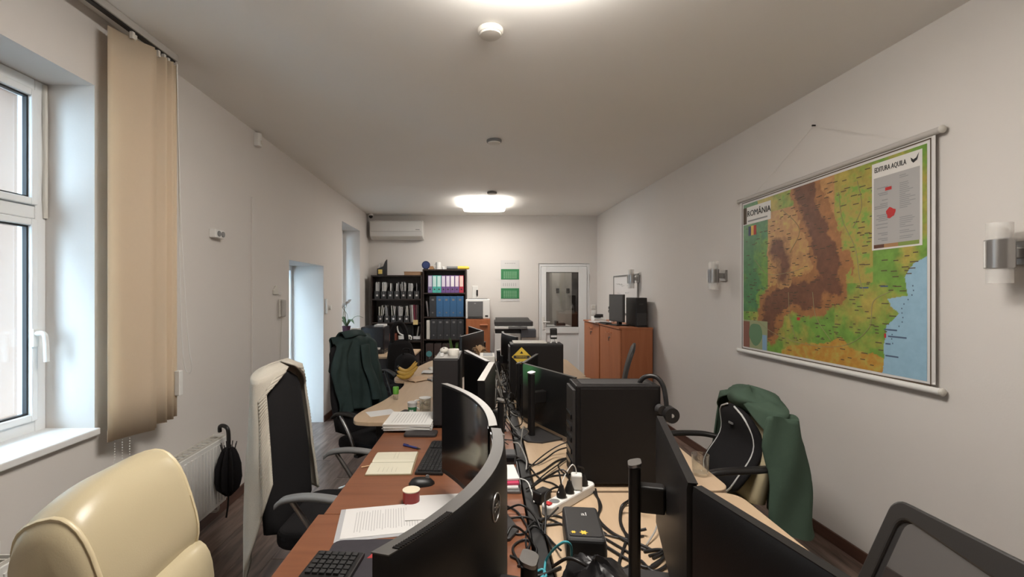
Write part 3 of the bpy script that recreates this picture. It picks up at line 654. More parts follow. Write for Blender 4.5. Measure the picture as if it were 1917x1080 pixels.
for k, (c, l, cn_, word) in enumerate(cols):
    binder(bx0+.075*k+.036, bz, bw, .29, c, '%s lever arch binder, %s from the left on the top shelf' % (word, ORD[k]), 'coloured binders on the top shelf', l, cname=cn_+str(cols.index((c, l, cn_, word))))
bz = S2[3]+.022; bx0 = xf_(793)+.022
solo('thin_folder', M().bb(-.012, .012, -.12, .12, 0, .26, Matrix.Rotation(-.12, 4, 'Y')), mat('fold0', (.2, .18, .18)), 'thin grey folder leaning left of the blue binders', 'folder', (bx0+.052, YF+.15, bz+.004), bevel=.002)
for k in range(5):
    col, word = (((.035, .036, .04), 'dark grey') if k == 0 else ((.035, .12, .26), 'blue'))
    b = binder(bx0+.13+.115*k, bz, .112, .345, col, '%s archive binder, %s from the left on the second shelf' % (word, ORD[k]), 'archive binders on the second shelf', None, cname='arch_'+word.replace(' ', '_'))
    M().bb(-.02, .02, -.1375, -.135, .27, .30).build('spine_label', GREY, b)
bz = S2[2]+.022
solo('white_binder', M().bb(-.028, .028, -.13, .13, 0, .32), WARMW, 'slim white binder left of the dark grey binders', 'binder', (bx0+.052, YF+.145, bz), bevel=.003)
for k in range(5):
    b = binder(bx0+.145+.113*k, bz, .110, .335, (.032, .032, .035), 'dark grey archive binder, %s from the left on the third shelf' % ORD[k], 'dark binders on the third shelf', None, cname='arch_dark_grey')
    M().bb(-.02, .02, -.1375, -.135, .27, .30).build('spine_label', GREY, b)
bz = S2[1]+.022
for k in range(3):
    b = binder(bx0+.075+.14*k, bz, .125, .30, (.055, .035, .032), 'brown archive binder, %s from the left on the fourth shelf' % ORD[k], 'brown binders on the fourth shelf', None, cname='arch_brown')
solo('round_sticker', M().cyl((0, 0, 0), (0, -.003, 0), .05, n=20), mat('sticker_teal', (.10, .30, .32), .6), 'teal round label hanging on the first brown binder', 'label', (bx0+.07, YF+.004, bz+.13))
solo('paper_note', M().bb(-.045, .045, -.002, 0, -.045, .045), mat('note_tan', (.60, .42, .27), .8), 'tan square note on the second brown binder', 'note', (bx0+.215, YF+.003, bz+.06))
# things in the lower rows of the left bookcase
zz = S1[2]+.022
t = thing('wire_document_tray', 'pale open document tray on the third shelf of the low bookcase', 'tray', (xf_(756), YF+.14, zz)); M().bb(-.12, .12, -.13, .12, 0, .006).build('base', DARK, t); M().tube([(-.12, -.12, .30), (-.10, -.12, .16), (-.03, -.12, .10), (.11, -.12, .08), (.12, -.12, .02)], .012, 8, 4).build('rim', WARMW, t, smooth=60); M().bb(-.09, .1, -.133, -.13, .03, .09).build('label', WARMW, t); M().bb(-.12, .12, .1, .12, 0, .26).build('back', DARK, t)
t = thing('document_stand', 'dark stand with silver sheets at the right of the third shelf', 'stand', (xf_(780), YF+.14, zz)); M().bb(-.07, .07, -.12, .12, 0, .02).bb(-.07, -.062, -.12, .12, 0, .25).bb(.062, .07, -.12, .12, 0, .25).build('frame', DARK, t); M().bb(-.02, .0, -.1, .1, .02, .24, Matrix.Rotation(.15, 4, 'Y')).bb(.02, .03, -.1, .1, .02, .22, Matrix.Rotation(.3, 4, 'Y')).build('sheets', SILVER, t); M().bb(-.06, .06, -.125, -.12, .03, .08).build('label', PAPER, t)
solo('red_box', M().bb(-.06, .06, -.08, .08, 0, .12), mat('brick_red', (.28, .07, .04), .7), 'small brick red box on the third shelf of the low bookcase', 'box', (xf_(734), YF+.14, zz), bevel=.004)
# on top of the bookcases
tz = zf(515)
t = thing('photo_frame', 'small black frame with yellow centre on the low bookcase', 'frame', (xf_(709), YF+.12, tz)); M().bb(-.055, .055, -.012, .012, 0, .12).build('frame', BLACK, t, bevel=.003); M().bb(-.035, .035, -.0145, -.012, .025, .10).build('picture', mat('sticker_yellow', (.75, .55, .15), .7), t)
t = thing('stacked_letter_tray', 'tall dark paper holder with slanted top behind the small frame', 'paper holder', (xf_(712), YF+.24, tz)); M().prismy([(-.10, 0), (.06, 0), (.06, .28), (.03, .24), (.0, .16), (-.1, .12)], -.03, .03).build('holder', DARK, t); M().prismy([(-.11, .0), (-.10, 0), (-.06, .22), (-.075, .22)], -.02, .02).build('sheet', PAPER, t)
t = thing('wooden_box', 'flat light wooden box on the low bookcase', 'box', (xf_(772), YF+.14, tz)); M().bb(-.145, .14, -.1, .1, 0, .05).build('body', wood('oak', (.30, .17, .09), (.38, .23, .13), 'X'), t, bevel=.003); M().bb(-.15, .145, -.105, .105, .05, .062).build('lid', wood('oak', (0, 0, 0), (0, 0, 0)), t, bevel=.003)
tz = zf(504)
t = thing('blue_globe', 'dark blue round clock on the tall bookcase', 'clock', (xf_(796), YF+.1, tz)); M().cyl((0, -.02, .075), (0, .02, .075), .07, n=28).build('case', mat('navy', (.015, .025, .09), .4), t, smooth=40, bevel=.004); M().cyl((0, -.024, .075), (0, -.02, .075), .05, n=24).build('dial', mat('navy_dial', (.04, .06, .16), .3), t); M().bb(-.04, .04, -.03, .03, 0, .012).build('foot', BLACK, t)
solo('kraft_box', M().bb(-.04, .04, -.05, .05, 0, .06), mat('kraft', (.38, .22, .11), .9), 'small brown carton between the blue clock and white mug', 'box', (xf_(806), YF+.18, tz), bevel=.003)
t = thing('white_mug', 'white mug on the tall bookcase', 'mug', (xf_(819), YF+.13, tz)); M().lathe([(.042, 0), (.045, .01), (.045, .125), (.041, .125), (.04, .02), (.002, .02)], n=24).build('body', WHITE, t, smooth=50); M().tube([(-.043, 0, .10), (-.075, 0, .09), (-.075, 0, .04), (-.043, 0, .03)], .007, 8, 4).build('handle', WHITE, t, smooth=60)
solo('white_jar', M().lathe([(.02, 0), (.024, .01), (.024, .045), (.018, .05)], n=16), WHITE, 'tiny white jar right of the white mug', 'jar', (xf_(829), YF+.11, tz), smooth=40)
t = thing('yellow_level', 'long yellow and grey tube lying on the tall bookcase', 'tube', (xf_(854), YF+.12, tz)); M().cyl((-.17, 0, .03), (.02, 0, .03), .028, n=18).build('grey_section', GREY, t, smooth=40); M().loft([[(x, r*math.cos(2*PI*k/18), .03+r*math.sin(2*PI*k/18)) for k in range(18)] for x, r in ((.02, .03), (.15, .03), (.2, .026), (.215, .012))]).build('yellow_section', YEL, t, smooth=40)

# ---- wooden cabinet with laser printer
YC = 7.55
t = thing('wooden_cabinet', 'narrow orange wood cabinet beside the tall bookcase', 'cabinet', ((-.35+.05)/2, YC+.2, 0)); M().bb(-.2, .2, -.18, .22, 0, 1.14).build('body', ORWOOD, t, bevel=.003); M().bb(-.195, .195, -.2, -.182, .06, 1.13).build('door', ORWOOD, t, bevel=.002); M().bb(.03, .16, -.225, -.2, 1.03, 1.055).build('handle', mat('handle_orange', (.45, .17, .08), .4), t, bevel=.006)
t = thing('laser_printer', 'grey and white laser printer on the narrow wooden cabinet', 'printer', (-.155, YC+.2, 1.14)); M().bb(-.2, .2, -.17, .19, 0, .325).build('body', WHITE, t, bevel=.012); M().bb(-.165, .085, -.185, -.17, .035, .29).build('front_panel', mat('printer_grey', (.13, .13, .13), .5), t, bevel=.006); M().bb(-.165, .085, -.188, -.17, .01, .032).build('tray_slot', DARK, t); M().bb(.12, .17, -.174, -.17, .035, .06).build('badge', BLACK, t); M().bb(-.06, -.03, -.187, -.185, .25, .262).build('logo', SILVER, t); M().bb(-.16, .16, -.1, .17, .325, .335).build('output_tray', GREY, t, bevel=.004)
# ---- copier
t = thing('photocopier', 'black and white floor standing copier left of the back door', 'copier', (.44, 7.62, 0))
M().bb(-.32, .10, -.24, .3, 0, .92).build('body', WHITE, t, bevel=.01); M().bb(-.32, .32, -.26, .3, .99, 1.03).build('scanner_deck', WHITE, t, bevel=.006)
M().bb(-.31, .09, -.235, .28, .92, .99).build('output_gap', BLACK, t); M().bb(-.32, .30, -.22, .3, 1.035, 1.11).build('lid', DARK, t, bevel=.012); M().prismx([(-.2, 1.11), (.28, 1.11), (.28, 1.15), (.05, 1.145)], -.3, .26).build('document_feeder', BLACK, t, bevel=.006)
M().bb(.10, .34, -.30, .25, .86, .985).build('side_unit', mat('copier_blue_grey', (.08, .085, .10), .5), t, bevel=.006); M().bb(.11, .34, -.26, .28, .0, .86).build('side_cabinet', WARMW, t, bevel=.006)
M().prismx([(-.26, 1.03), (-.32, 1.0), (-.32, .995), (-.26, .995)], -.1, .2).build('control_panel', DARK, t)

# ================================================================== RIGHT CABINETS
YN = 5.54
def hutch(label, ya, yb_, knob):
    x1 = XR((ya+yb_)/2)-.045; x0 = x1-.40; L = yb_-ya
    t = thing('filing_cabinet', label, 'cabinet', ((x0+x1)/2, (ya+yb_)/2, 0), ARW*.8, 'orange wooden cabinets along the right wall')
    M().bb(-.18, .2, -L/2, L/2, 0, 1.13).build('body', ORWOOD, t, bevel=.003); M().bb(-.215, .205, -L/2-.003, L/2+.003, 1.13, 1.152).build('top', ORWOOD, t, bevel=.003)
    for s in (-1, 1):
        d = M().bb(-.2, -.182, -L/2+.003 if s < 0 else .002, -.002 if s < 0 else L/2-.003, .07, 1.122).build('door', ORWOOD, t, bevel=.002)
        M().tube([(-.2, s*.06-.04, 1.06), (-.222, s*.06-.035, 1.06), (-.222, s*.06+.035, 1.06), (-.2, s*.06+.04, 1.06)], .006, 6, 2).build('handle', mat('handle_orange', (1, 1, 1)), d)
        if s < 0: M().cyl((-.2, -.03, 1.0), (-.212, -.03, 1.0), .011).bb(-.225, -.212, -.033, -.027, .955, 1.005).build('lock', STEEL, d)
    return t, (x0, x1)
hutch('nearer orange wooden cabinet with the black computer on it', YN, 6.39, True)
hutch('farther orange wooden cabinet nearest the back door', 6.40, 7.22, True)
CT = 1.152
# computer on the cabinet
t = thing('desktop_tower', 'black slim computer tower on the orange cabinet', 'computer', (1.892, 5.80, CT), .05); M().bb(-.07, .07, -.15, .2, .006, .36).build('case', BLACK, t, bevel=.006); M().bb(-.06, .06, -.158, -.15, .02, .17).build('vent', DARK, t); M().bb(-.065, .065, -.2, .2, 0, .006).build('feet', DARK, t); M().bb(-.03, .02, -.156, -.15, .27, .29).build('drive', DARK, t)
t = thing('monitor', 'small dark monitor turned edge-on upon the orange cabinet', 'monitor', (1.672, 5.93, CT), -2.93); q = M().bb(-.015, .012, -.19, .19, .05, .40); q.build('shell', DARK, t, bevel=.006); M().bb(.012, .014, -.175, .175, .065, .385).build('screen', mat('screen_dim', (.07, .068, .067), .5), t); M().bb(-.06, -.015, -.03, .03, .015, .25).build('stand_column', BLACK, t, bevel=.004); M().bb(-.11, .06, -.11, .11, 0, .015).build('stand_base', BLACK, t, bevel=.004)
def keyboard(label, loc, rz, L=.44, W=.13, ma=BLACK, group=None):
    t = thing('keyboard', label, 'keyboard', loc, rz, group); M().prismx([(-L/2, 0), (L/2, 0), (L/2, .014), (-L/2, .014)], -W/2, W/2).build('body', ma, t, bevel=.004)
    q = M(); nr = 6; n = 19
    for r in range(nr):
        for c in range(n):
            if c in (13,) and r < 5: continue
            px_, py_ = -W/2+.012+(W-.024)*(r+.5)/nr, -L/2+.012+(L-.024)*(c+.5)/n
            q.bb(px_-.0075, px_+.0075, py_-.0088, py_+.0088, .014, .021)
    k = q.build('keys', mat('key_black', (.022, .022, .023), .5), t); k['kind'] = 'stuff'; return t
keyboard('black keyboard on the orange cabinet before the small monitor', (1.60, 6.20, CT), .05, .30, .10)
t = thing('spray_bottle', 'white spray bottle with black trigger on the orange cabinet', 'bottle', (1.78, 6.55, CT)); M().lathe([(.034, 0), (.036, .01), (.036, .13), (.014, .17), (.012, .19)], n=18).build('body', WHITE, t, smooth=40); M().bb(-.05, .02, -.012, .012, .19, .225).tube([(-.035, 0, .19), (-.05, 0, .16), (-.045, 0, .14)], .005, 6, 3).build('trigger_head', BLACK, t, bevel=.003)
t = thing('desk_telephone', 'white and black desk phone on the far orange cabinet', 'telephone', (1.66, 6.85, CT)); M().prismx([(-.1, 0), (.1, 0), (.1, .07), (-.1, .03)], -.09, .09).build('base', WHITE, t, bevel=.005); M().bb(-.08, .02, -.09, -.05, .05, .09).build('handset', BLACK, t, bevel=.01); M().bb(-.03, .07, .0, .08, .055, .1).build('display', DARK, t, bevel=.004)
solo('paper_sheets', M().bb(-.11, .11, -.15, .15, 0, .012), PAPER, 'white papers lying on the edge of the orange cabinet', 'paper', (1.60, 6.56, CT), .1)

# ================================================================== DESKS
DZT = 0.75
def desk(name, label, poly, top, edge, legs, group=None, z=DZT, panel=None):
    cx = sum(p[0] for p in poly)/len(poly); cy = sum(p[1] for p in poly)/len(poly)
    t = thing(name, label, 'desk', (cx, cy, 0), 0, group); pl_ = [(x-cx, y-cy) for x, y in poly]
    M().prism(pl_, z-.026, z).build('tabletop', top, t, bevel=.003)
    def sc2(k): return [(x+(.0015 if x > 0 else -.0015), y) for x, y in pl_]
    for (x, y) in legs:
        lg = M().bb(-.025, .025, -.025, .025, .02, z-.026, Matrix.Translation((x-cx, y-cy, 0))).build('leg', BLKMET, t, bevel=.003); M().cyl((x-cx, y-cy, 0), (x-cx, y-cy, .02), .022).build('foot', GREY, lg)
    if panel:
        (xa, ya, xb, yb_) = panel; M().bb(xa-cx, xb-cx, ya-cy, yb_-cy, .35, z-.026).build('modesty_panel', edge, t)
    return t
GX0, GX1 = .148, .200
def rr_poly(x0, x1, y0, y1, rl=0, rr=0, n=5):          # rounding the left / right corners
    out = []
    for cx, cy, r, a0 in ((x1, y1, rr, 0), (x0, y1, rl, PI/2), (x0, y0, rl, PI), (x1, y0, rr, 1.5*PI)):
        sx = -1 if cx == x1 else 1; sy = -1 if cy == y1 else 1
        if r == 0: out.append((cx, cy)); continue
        for k in range(n+1):
            a = a0+PI/2*k/n; out.append((cx+sx*r+r*math.cos(a), cy+sy*r+r*math.sin(a)))
    return out
desk('office_desk', 'red brown desk nearest the viewer on the left side', rr_poly(-.632, GX0-.004, .50, 1.718), REDWOOD, EDGER, [(-.57, .56), (-.57, 1.66), (.09, .56), (.09, 1.66)], 'desks in the central double row', panel=(.10, .58, .118, 1.64))
desk('office_desk', 'second red brown desk with the open notebook', rr_poly(-.612, GX0-.004, 1.722, 2.925), REDWOOD, EDGER, [(-.55, 1.78), (-.55, 2.87), (.09, 1.78), (.09, 2.87)], 'desks in the central double row', panel=(.10, 1.8, .118, 2.85))
wave = [(GX0-.004, 2.93), (GX0-.004, 4.30)]+crom([(-.62, 4.30, 0), (-.72, 4.15, 0), (-.76, 3.9, 0), (-.80, 3.5, 0), (-.88, 3.2, 0), (-.885, 3.05, 0), (-.84, 2.96, 0), (-.75, 2.93, 0)], 4) if False else None
def wv(pts, extra): return [(p.x, p.y) for p in crom([(x, y, 0) for x, y in pts], 4)]+extra
desk('office_desk', 'beige wave shaped desk with the green paper cup', wv([(-.78, 4.30), (-.745, 4.1), (-.755, 3.85), (-.80, 3.5), (-.875, 3.22), (-.885, 3.06), (-.85, 2.96), (-.76, 2.93)], [(GX0-.004, 2.93), (GX0-.004, 4.30)]), BEIGE, EDGEB, [(-.7, 3.02), (-.65, 4.22), (.09, 3.0), (.09, 4.22)], 'desks in the central double row', panel=(.10, 3.0, .118, 4.2))
desk('office_desk', 'far beige desk on the left with the bananas', wv([(-.62, 5.70), (-.70, 5.5), (-.78, 5.1), (-.86, 4.75), (-.90, 4.5), (-.87, 4.34), (-.80, 4.305)], [(GX0-.004, 4.305), (GX0-.004, 5.70)]), BEIGE, EDGEB, [(-.7, 4.45), (-.58, 5.6), (.09, 4.4), (.09, 5.6)], 'desks in the central double row', panel=(.10, 4.4, .118, 5.6))
desk('office_desk', 'beige desk nearest the viewer on the right side', rr_poly(GX1+.004, 1.035, .60, 1.905, 0.02, .07), BEIGE, EDGEB, [(.26, .68), (.26, 1.84), (.97, .68), (.97, 1.84)], 'desks in the central double row')
desk('office_desk', 'second beige desk on the right with the drinking glass', rr_poly(GX1+.004, 1.03, 1.925, 3.30, 0.02, .07), BEIGE, EDGEB, [(.26, 2.0), (.26, 3.24), (.97, 2.0), (.97, 3.24)], 'desks in the central double row')
desk('office_desk', 'third beige desk on the right under the tower with yellow sticker', rr_poly(GX1+.004, 1.0, 3.305, 4.50, .02, .07), BEIGE, EDGEB, [(.26, 3.36), (.26, 4.44), (.94, 3.36), (.94, 4.44)], 'desks in the central double row')
desk('office_desk', 'farthest beige desk on the right side', rr_poly(GX1+.004, .98, 4.505, 5.70, .02, .07), BEIGE, EDGEB, [(.26, 4.56), (.26, 5.64), (.92, 4.56), (.92, 5.64)], 'desks in the central double row')
t = thing('cable_beam', 'black beam running between the two rows of desks', 'beam', ((GX0+GX1)/2, 3.1, 0))
M().bb(-.022, .022, -2.55, 2.6, .68, .748).build('rail', BLKMET, t, bevel=.003)
for y in (-2.4, -1.2, 0, 1.2, 2.4): M().bb(-.02, .02, -.03, .03, 0, .68, Matrix.Translation((0, y, 0))).build('post', BLKMET, t)
# corner desk at the back left
t = thing('corner_desk', 'beige topped desk with dark front in the back left corner', 'desk', (-1.43, 6.3, 0)); M().bb(-.48, .46, -.40, .42, .725, .75).build('tabletop', BEIGE, t, bevel=.003); M().bb(-.46, .44, -.38, -.36, .05, .725).build('front_panel', mat('panel_black', (.022, .02, .022), .6), t)
for x in (-.45, .43): M().bb(x-.012, x+.012, -.36, .40, 0, .725).build('side_panel', mat('panel_black', (0, 0, 0)), t)

# ================================================================== MONITORS
SCR = mat('screen_off', (.010, .010, .011), .14, spec=.5)
SHELL = mat('monitor_shell', (.010, .009, .009), .42, bump=.08, bscale=400, spec=.35)
TOPSIL = mat('monitor_trim', (.085, .08, .075), .4, metal=.3)
def monitor(label, pf, pn, side, zt, H, sag=0.0, trim=SHELL, logo=False, th=.020, base='slab', colz=.33, shell=None, colx=-.085, capm=None, basesz=(.2, .24), neck=True):
    pf, pn = Vector((*pf, 0)), Vector((*pn, 0)); d = pn-pf; W = d.length; n = Vector((-d.y, d.x, 0)).normalized()
    if (n.x > 0) != (side > 0): n = -n
    mid = (pf+pn)/2-n*sag; rz = math.atan2(n.y, n.x)
    t = thing('monitor', label, 'monitor', (mid.x, mid.y, DZT), rz, 'computer monitors on the central desks'); z1 = zt-DZT; z0 = z1-H
    sh = shell or SHELL
    def fx(tt): return sag*tt*tt
    N = 16; rings = []
    for i in range(N+1):
        tt = -1+2*i/N; x = fx(tt); y = tt*W/2; b = .007*(1-abs(tt)**4)
        rings.append([(x, y, z0), (x, y, z1), (x-th*.88, y, z1), (x-th-b*.2, y, z1-.012), (x-th-b, y, z1-.06), (x-th-b, y, z0+.06), (x-th, y, z0)])
    M().loft(rings).build('shell', sh, t, smooth=35)
    M().loft([[(fx(tt)+.0015, tt*(W/2-.008), z0+.02), (fx(tt)+.0015, tt*(W/2-.008), z1-.008), (fx(tt)-.001, tt*(W/2-.008), z1-.008), (fx(tt)-.001, tt*(W/2-.008), z0+.02)] for tt in [-1+2*i/N for i in range(N+1)]]).build('screen', SCR, t, smooth=35)
    M().loft([[(fx(tt)+.002, tt*(W/2+.001), z1), (fx(tt)+.002, tt*(W/2+.001), z1+.002), (fx(tt)-th*.88, tt*(W/2+.001), z1+.002), (fx(tt)-th*.88, tt*(W/2+.001), z1)] for tt in [-1+2*i/N for i in range(N+1)]]).build('top_trim', trim, t, smooth=35)
    if logo:
        q = M(); R_ = .027; zc = z1-.062; xb = -th-.0072
        q.tube([(xb, R_*math.cos(a), zc+R_*math.sin(a)) for a in [2*PI*k/40 for k in range(41)]], .0016, 6); q.build('logo_ring', STEEL, t, smooth=60)
        text('DELL', .018, STEEL, t, facing(-1, 0, (xb-.001, 0, zc)), 'logo_lettering')
        q = M(); 
        for s_ in range(26): 
            tt = .55+.4*s_/26; q.bb(fx(tt)-th*.86, fx(tt)-th*.5, tt*W/2, tt*W/2+.004, z1+.0015, z1+.0035)
        q.build('vents', BLACKG, t)
    cx = colx
    if neck: M().bb(cx-.01, -th-.008, -.02, .02, min(colz-.11, z0+H*.45), min(colz-.04, z0+H*.66)).build('mount_plate', SHELL, t, bevel=.006)
    cap = capm or STEEL
    M().prism(RR(.030, .045, .010), 0.012, colz).xf(Matrix.Translation((cx-.02, 0, 0))).build('stand_column', SHELL, t, smooth=40)
    M().loft([[(x, y, colz+z+.25*(x+.016)) for x, y in RR(.034, .05, .012)] for z in (0, .008)]).xf(Matrix.Translation((cx-.02, 0, 0))).build('column_cap', cap, t, smooth=40)
    a, b = basesz
    M().prism([(-a*.62, -b*.30), (-a*.62, b*.30), (-a*.30, b*.5), (a*.38, b*.5), (a*.38, -b*.5), (-a*.30, -b*.5)], 0, .012).xf(Matrix.Translation((cx+.03, 0, 0))).build('stand_base', DARK, t, bevel=.003)
    return t
monitor('near curved monitor with ring logo on its back, on the nearest red desk', (.012, 1.265), (-.165, .66), -1, 1.205, .37, .062, TOPSIL, True, th=.030, basesz=(.19, .26), colz=.29)
monitor('curved monitor showing its dark screen beside the open notebook', (-.188, 1.905), (.006, 1.30), -1, 1.20, .365, .05, mat('trim_bright', (.20, .19, .175), .35, metal=.4), False, th=.026, colz=.315, colx=-.07, basesz=(.16, .24))
monitor('flat monitor back right of the left computer tower', (-.150, 3.0), (-.005, 2.52), -1, 1.20, .32, .0, mat('trim_bright', (0, 0, 0)), th=.026, colz=.30)
monitor('flat monitor with pale top edge left of the cable tangle', (.012, 2.49), (-.040, 1.97), -1, 1.20, .32, 0, mat('trim_white', (.42, .40, .37), .5), th=.032, colz=.30, colx=-.06, basesz=(.12, .22))
monitor('far left monitor turned towards the orange wood cabinet', (-.05, 4.53), (-.235, 3.92), -1, 1.20, .35, 0, TOPSIL, colz=.30)
monitor('farthest left monitor half hidden behind its neighbour', (-.21, 5.10), (-.06, 4.56), -1, 1.20, .33, 0, TOPSIL, colz=.30)
# green patch fading to black, coloured into one monitor back
gs = mat('green_patch_shell', (.012, .012, .012), .3); nt = gs.node_tree; tc = nt.nodes.new('ShaderNodeTexCoord'); 
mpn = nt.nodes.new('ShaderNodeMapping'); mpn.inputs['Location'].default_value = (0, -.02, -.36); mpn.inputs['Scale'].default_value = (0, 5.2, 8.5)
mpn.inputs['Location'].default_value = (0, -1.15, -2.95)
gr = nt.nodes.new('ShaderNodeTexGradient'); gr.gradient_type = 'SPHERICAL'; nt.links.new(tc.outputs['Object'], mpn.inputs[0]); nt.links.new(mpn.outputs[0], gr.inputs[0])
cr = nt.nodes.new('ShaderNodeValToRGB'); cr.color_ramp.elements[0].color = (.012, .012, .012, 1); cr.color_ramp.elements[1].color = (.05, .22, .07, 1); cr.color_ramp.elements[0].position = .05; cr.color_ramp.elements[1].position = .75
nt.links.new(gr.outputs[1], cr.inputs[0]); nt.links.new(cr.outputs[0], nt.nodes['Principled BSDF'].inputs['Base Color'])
monitor('monitor with green patched back left of the large black tower', (.245, 2.93), (.478, 2.45), 1, 1.125, .335, 0, TOPSIL, shell=gs, colz=.36, basesz=(.2, .26), colx=-.10)
monitor('monitor standing end-on between the green patched one and the sticker tower', (.375, 3.38), (.240, 2.86) if False else (.238, 2.955), 1, 1.125, .335, 0, TOPSIL, colz=.33, colx=-.07, basesz=(.12, .22))
monitor('black monitor back right of the large tower', (.563, 1.475), (.437, .957), 1, 1.18, .34, 0, SHELL, colz=.36, colx=-.085, basesz=(.19, .26))
monitor('nearest black monitor back at the lower right', (.440, .945), (.555, .428), 1, 1.18, .34, 0, SHELL, colz=.30, colx=-.06, basesz=(.14, .2))
monitor('small curved monitor back left of the tower with yellow sticker', (.16, 4.45), (.262, 3.88), 1, 1.20, .34, .04, TOPSIL, colz=.30, colx=-.05, basesz=(.12, .22))

# ================================================================== TOWERS
def tower(label, x0, x1, y0, y1, h, face='side'):
    t = thing('computer_tower', label, 'computer', ((x0+x1)/2, (y0+y1)/2, DZT), 0, 'computer towers on the desks'); a, b = (x1-x0)/2, (y1-y0)/2
    M().bb(-a, a, -b, b, .012, h).build('case', mat('tower_black', (.009, .0075, .0075), .5, bump=.15, bscale=700, spec=.3), t, bevel=.006)
    if face == 'side':
        M().bb(-a+.018, a-.012, -b-.004, -b, .02, h-.012).build('side_panel', mat('tower_black', (0, 0, 0)), t, bevel=.002); M().bb(-a-.012, -a, -b+.006, b-.006, .03, h-.02).build('rear_bracket', DARK, t, bevel=.002)
        q = M()
        for k in range(5): q.bb(-a-.018, -a-.012, -b+.03, b-.03, .08+.05*k, .10+.05*k)
        q.build('ports', BLACKG, t); M().bb(-a+.03, a-.03, -b+.03, b-.03, h, h+.002).build('top_vent', DARK, t)
    else:
        M().bb(-a+.006, a-.006, -b-.006, -b, .02, h-.006).build('front_panel', mat('tower_face', (.016, .014, .015), .5), t, bevel=.003); M().bb(-a+.01, a-.01, -b+.02, b-.02, h, h+.002).build('top_panel', SILVER, t)
    for sx in (-1, 1):
        for sy in (-1, 1): M().cyl((sx*(a-.03), sy*(b-.03), 0), (sx*(a-.03), sy*(b-.03), .012), .014, n=10).build('foot', DARK, t)
    return t
tower('large black computer tower with the headset hanging on it', .378, .740, 1.955, 2.125, .432)
tower('black computer tower with small things on top behind the curved screen', -.332, -.172, 2.80, 3.20, .424, 'front')
tw = tower('black computer tower with yellow diamond sticker', .178, .585, 3.52, 3.70, .432)
dm = M().prismy([(0, .075), (.075, 0), (0, -.075), (-.075, 0)], 0, .001); T = Matrix.Translation((-.118, -.096, .335))
M().prismy([(0, .075), (.075, 0), (0, -.075), (-.075, 0)], 0, .001).xf(T).build('diamond_sticker', YEL, tw)

M().bb(-.062, .062, -.002, -.0008, -.011, .011).xf(T).build('sticker_band', INK, tw)
text('WARNING', .017, YEL, tw, facing(0, -1, T.translation+Vector((0, -.0025, 0))), 'sticker_lettering')
M().prismy([(-.012, .026), (.012, .026), (0, .046)], -.002, -.0008).bb(-.02, .02, -.002, -.0008, -.042, -.034).xf(T).build('sticker_symbols', INK, tw)
# headset hung on the large tower's corner
hs = thing('headset', 'black headset hanging over the corner of the large tower', 'headset', (.735, 1.99, 1.182)); 
M().tube([(-.055, .05, -.07), (-.068, .03, -.01), (-.05, .01, .028), (-.01, -.01, .034), (.015, -.03, .0), (.022, -.045, -.06), (.022, -.05, -.10)], .010, 8, 5).build('headband', BLACK, hs, smooth=60)
for c in ((.028, -.055, -.115),): M().cyl((c[0], c[1]+.012, c[2]), (c[0]+.006, c[1]-.03, c[2]), .036, .032, 20).build('ear_cup', BLACK, hs, smooth=40); M().cyl((c[0]-.035, c[1]+.01, c[2]+.02), (c[0]-.03, c[1]-.012, c[2]+.018), .022, .02, 16).build('ear_pad', DARK, hs, smooth=40); M().cyl((c[0]+.004, c[1]-.0315, c[2]), (c[0]+.005, c[1]-.03, c[2]), .008).build('badge', SILVER, hs)
M().cyl((-.06, .05, -.075), (-.05, .056, -.075), .03).build('far_ear_cup', BLACK, hs, smooth=40)
# things on the towers
tz = DZT+.426
solo('tape_roll', M().lathe([(.018, 0), (.034, 0), (.036, .004), (.036, .036), (.032, .04), (.018, .04)], n=24), WARMW, 'white tape roll on the left computer tower', 'tape', (-.215, 2.95, tz), smooth=50)
solo('eraser', M().bb(-.012, .012, -.01, .01, 0, .02), PAPER, 'tiny white cube left of the tape roll', 'eraser', (-.285, 2.9, tz), bevel=.003)
t = thing('computer_mouse', 'beige mouse lying behind the tape roll on the left tower', 'mouse', (-.285, 3.06, tz)); M().ell((0, 0, .018), (.03, .05, .02)).build('shell', WARMW, t, smooth=60); M().bb(-.004, .004, -.035, -.02, .03, .038).build('wheel', GREY, t)
t = thing('self_inking_stamp', 'black self inking stamp on the sticker tower', 'stamp', (.52, 3.6, DZT+.434)); M().bb(-.026, .026, -.02, .02, .03, .115).build('grip', BLACK, t, bevel=.007); M().bb(-.023, .023, -.0215, -.02, .045, .06).build('window', PAPER, t); M().prismy([(-.028, 0), (-.018, 0), (-.005, .03), (-.02, .03)], -.018, .018).prismy([(.028, 0), (.018, 0), (.005, .03), (.02, .03)], -.018, .018).build('base', WHITE, t)
solo('paper_stack', M().bb(-.13, .13, -.075, .075, 0, .010), WARMW, 'pale papers on top of the sticker tower', 'paper', (.33, 3.61, DZT+.435), bevel=.002)

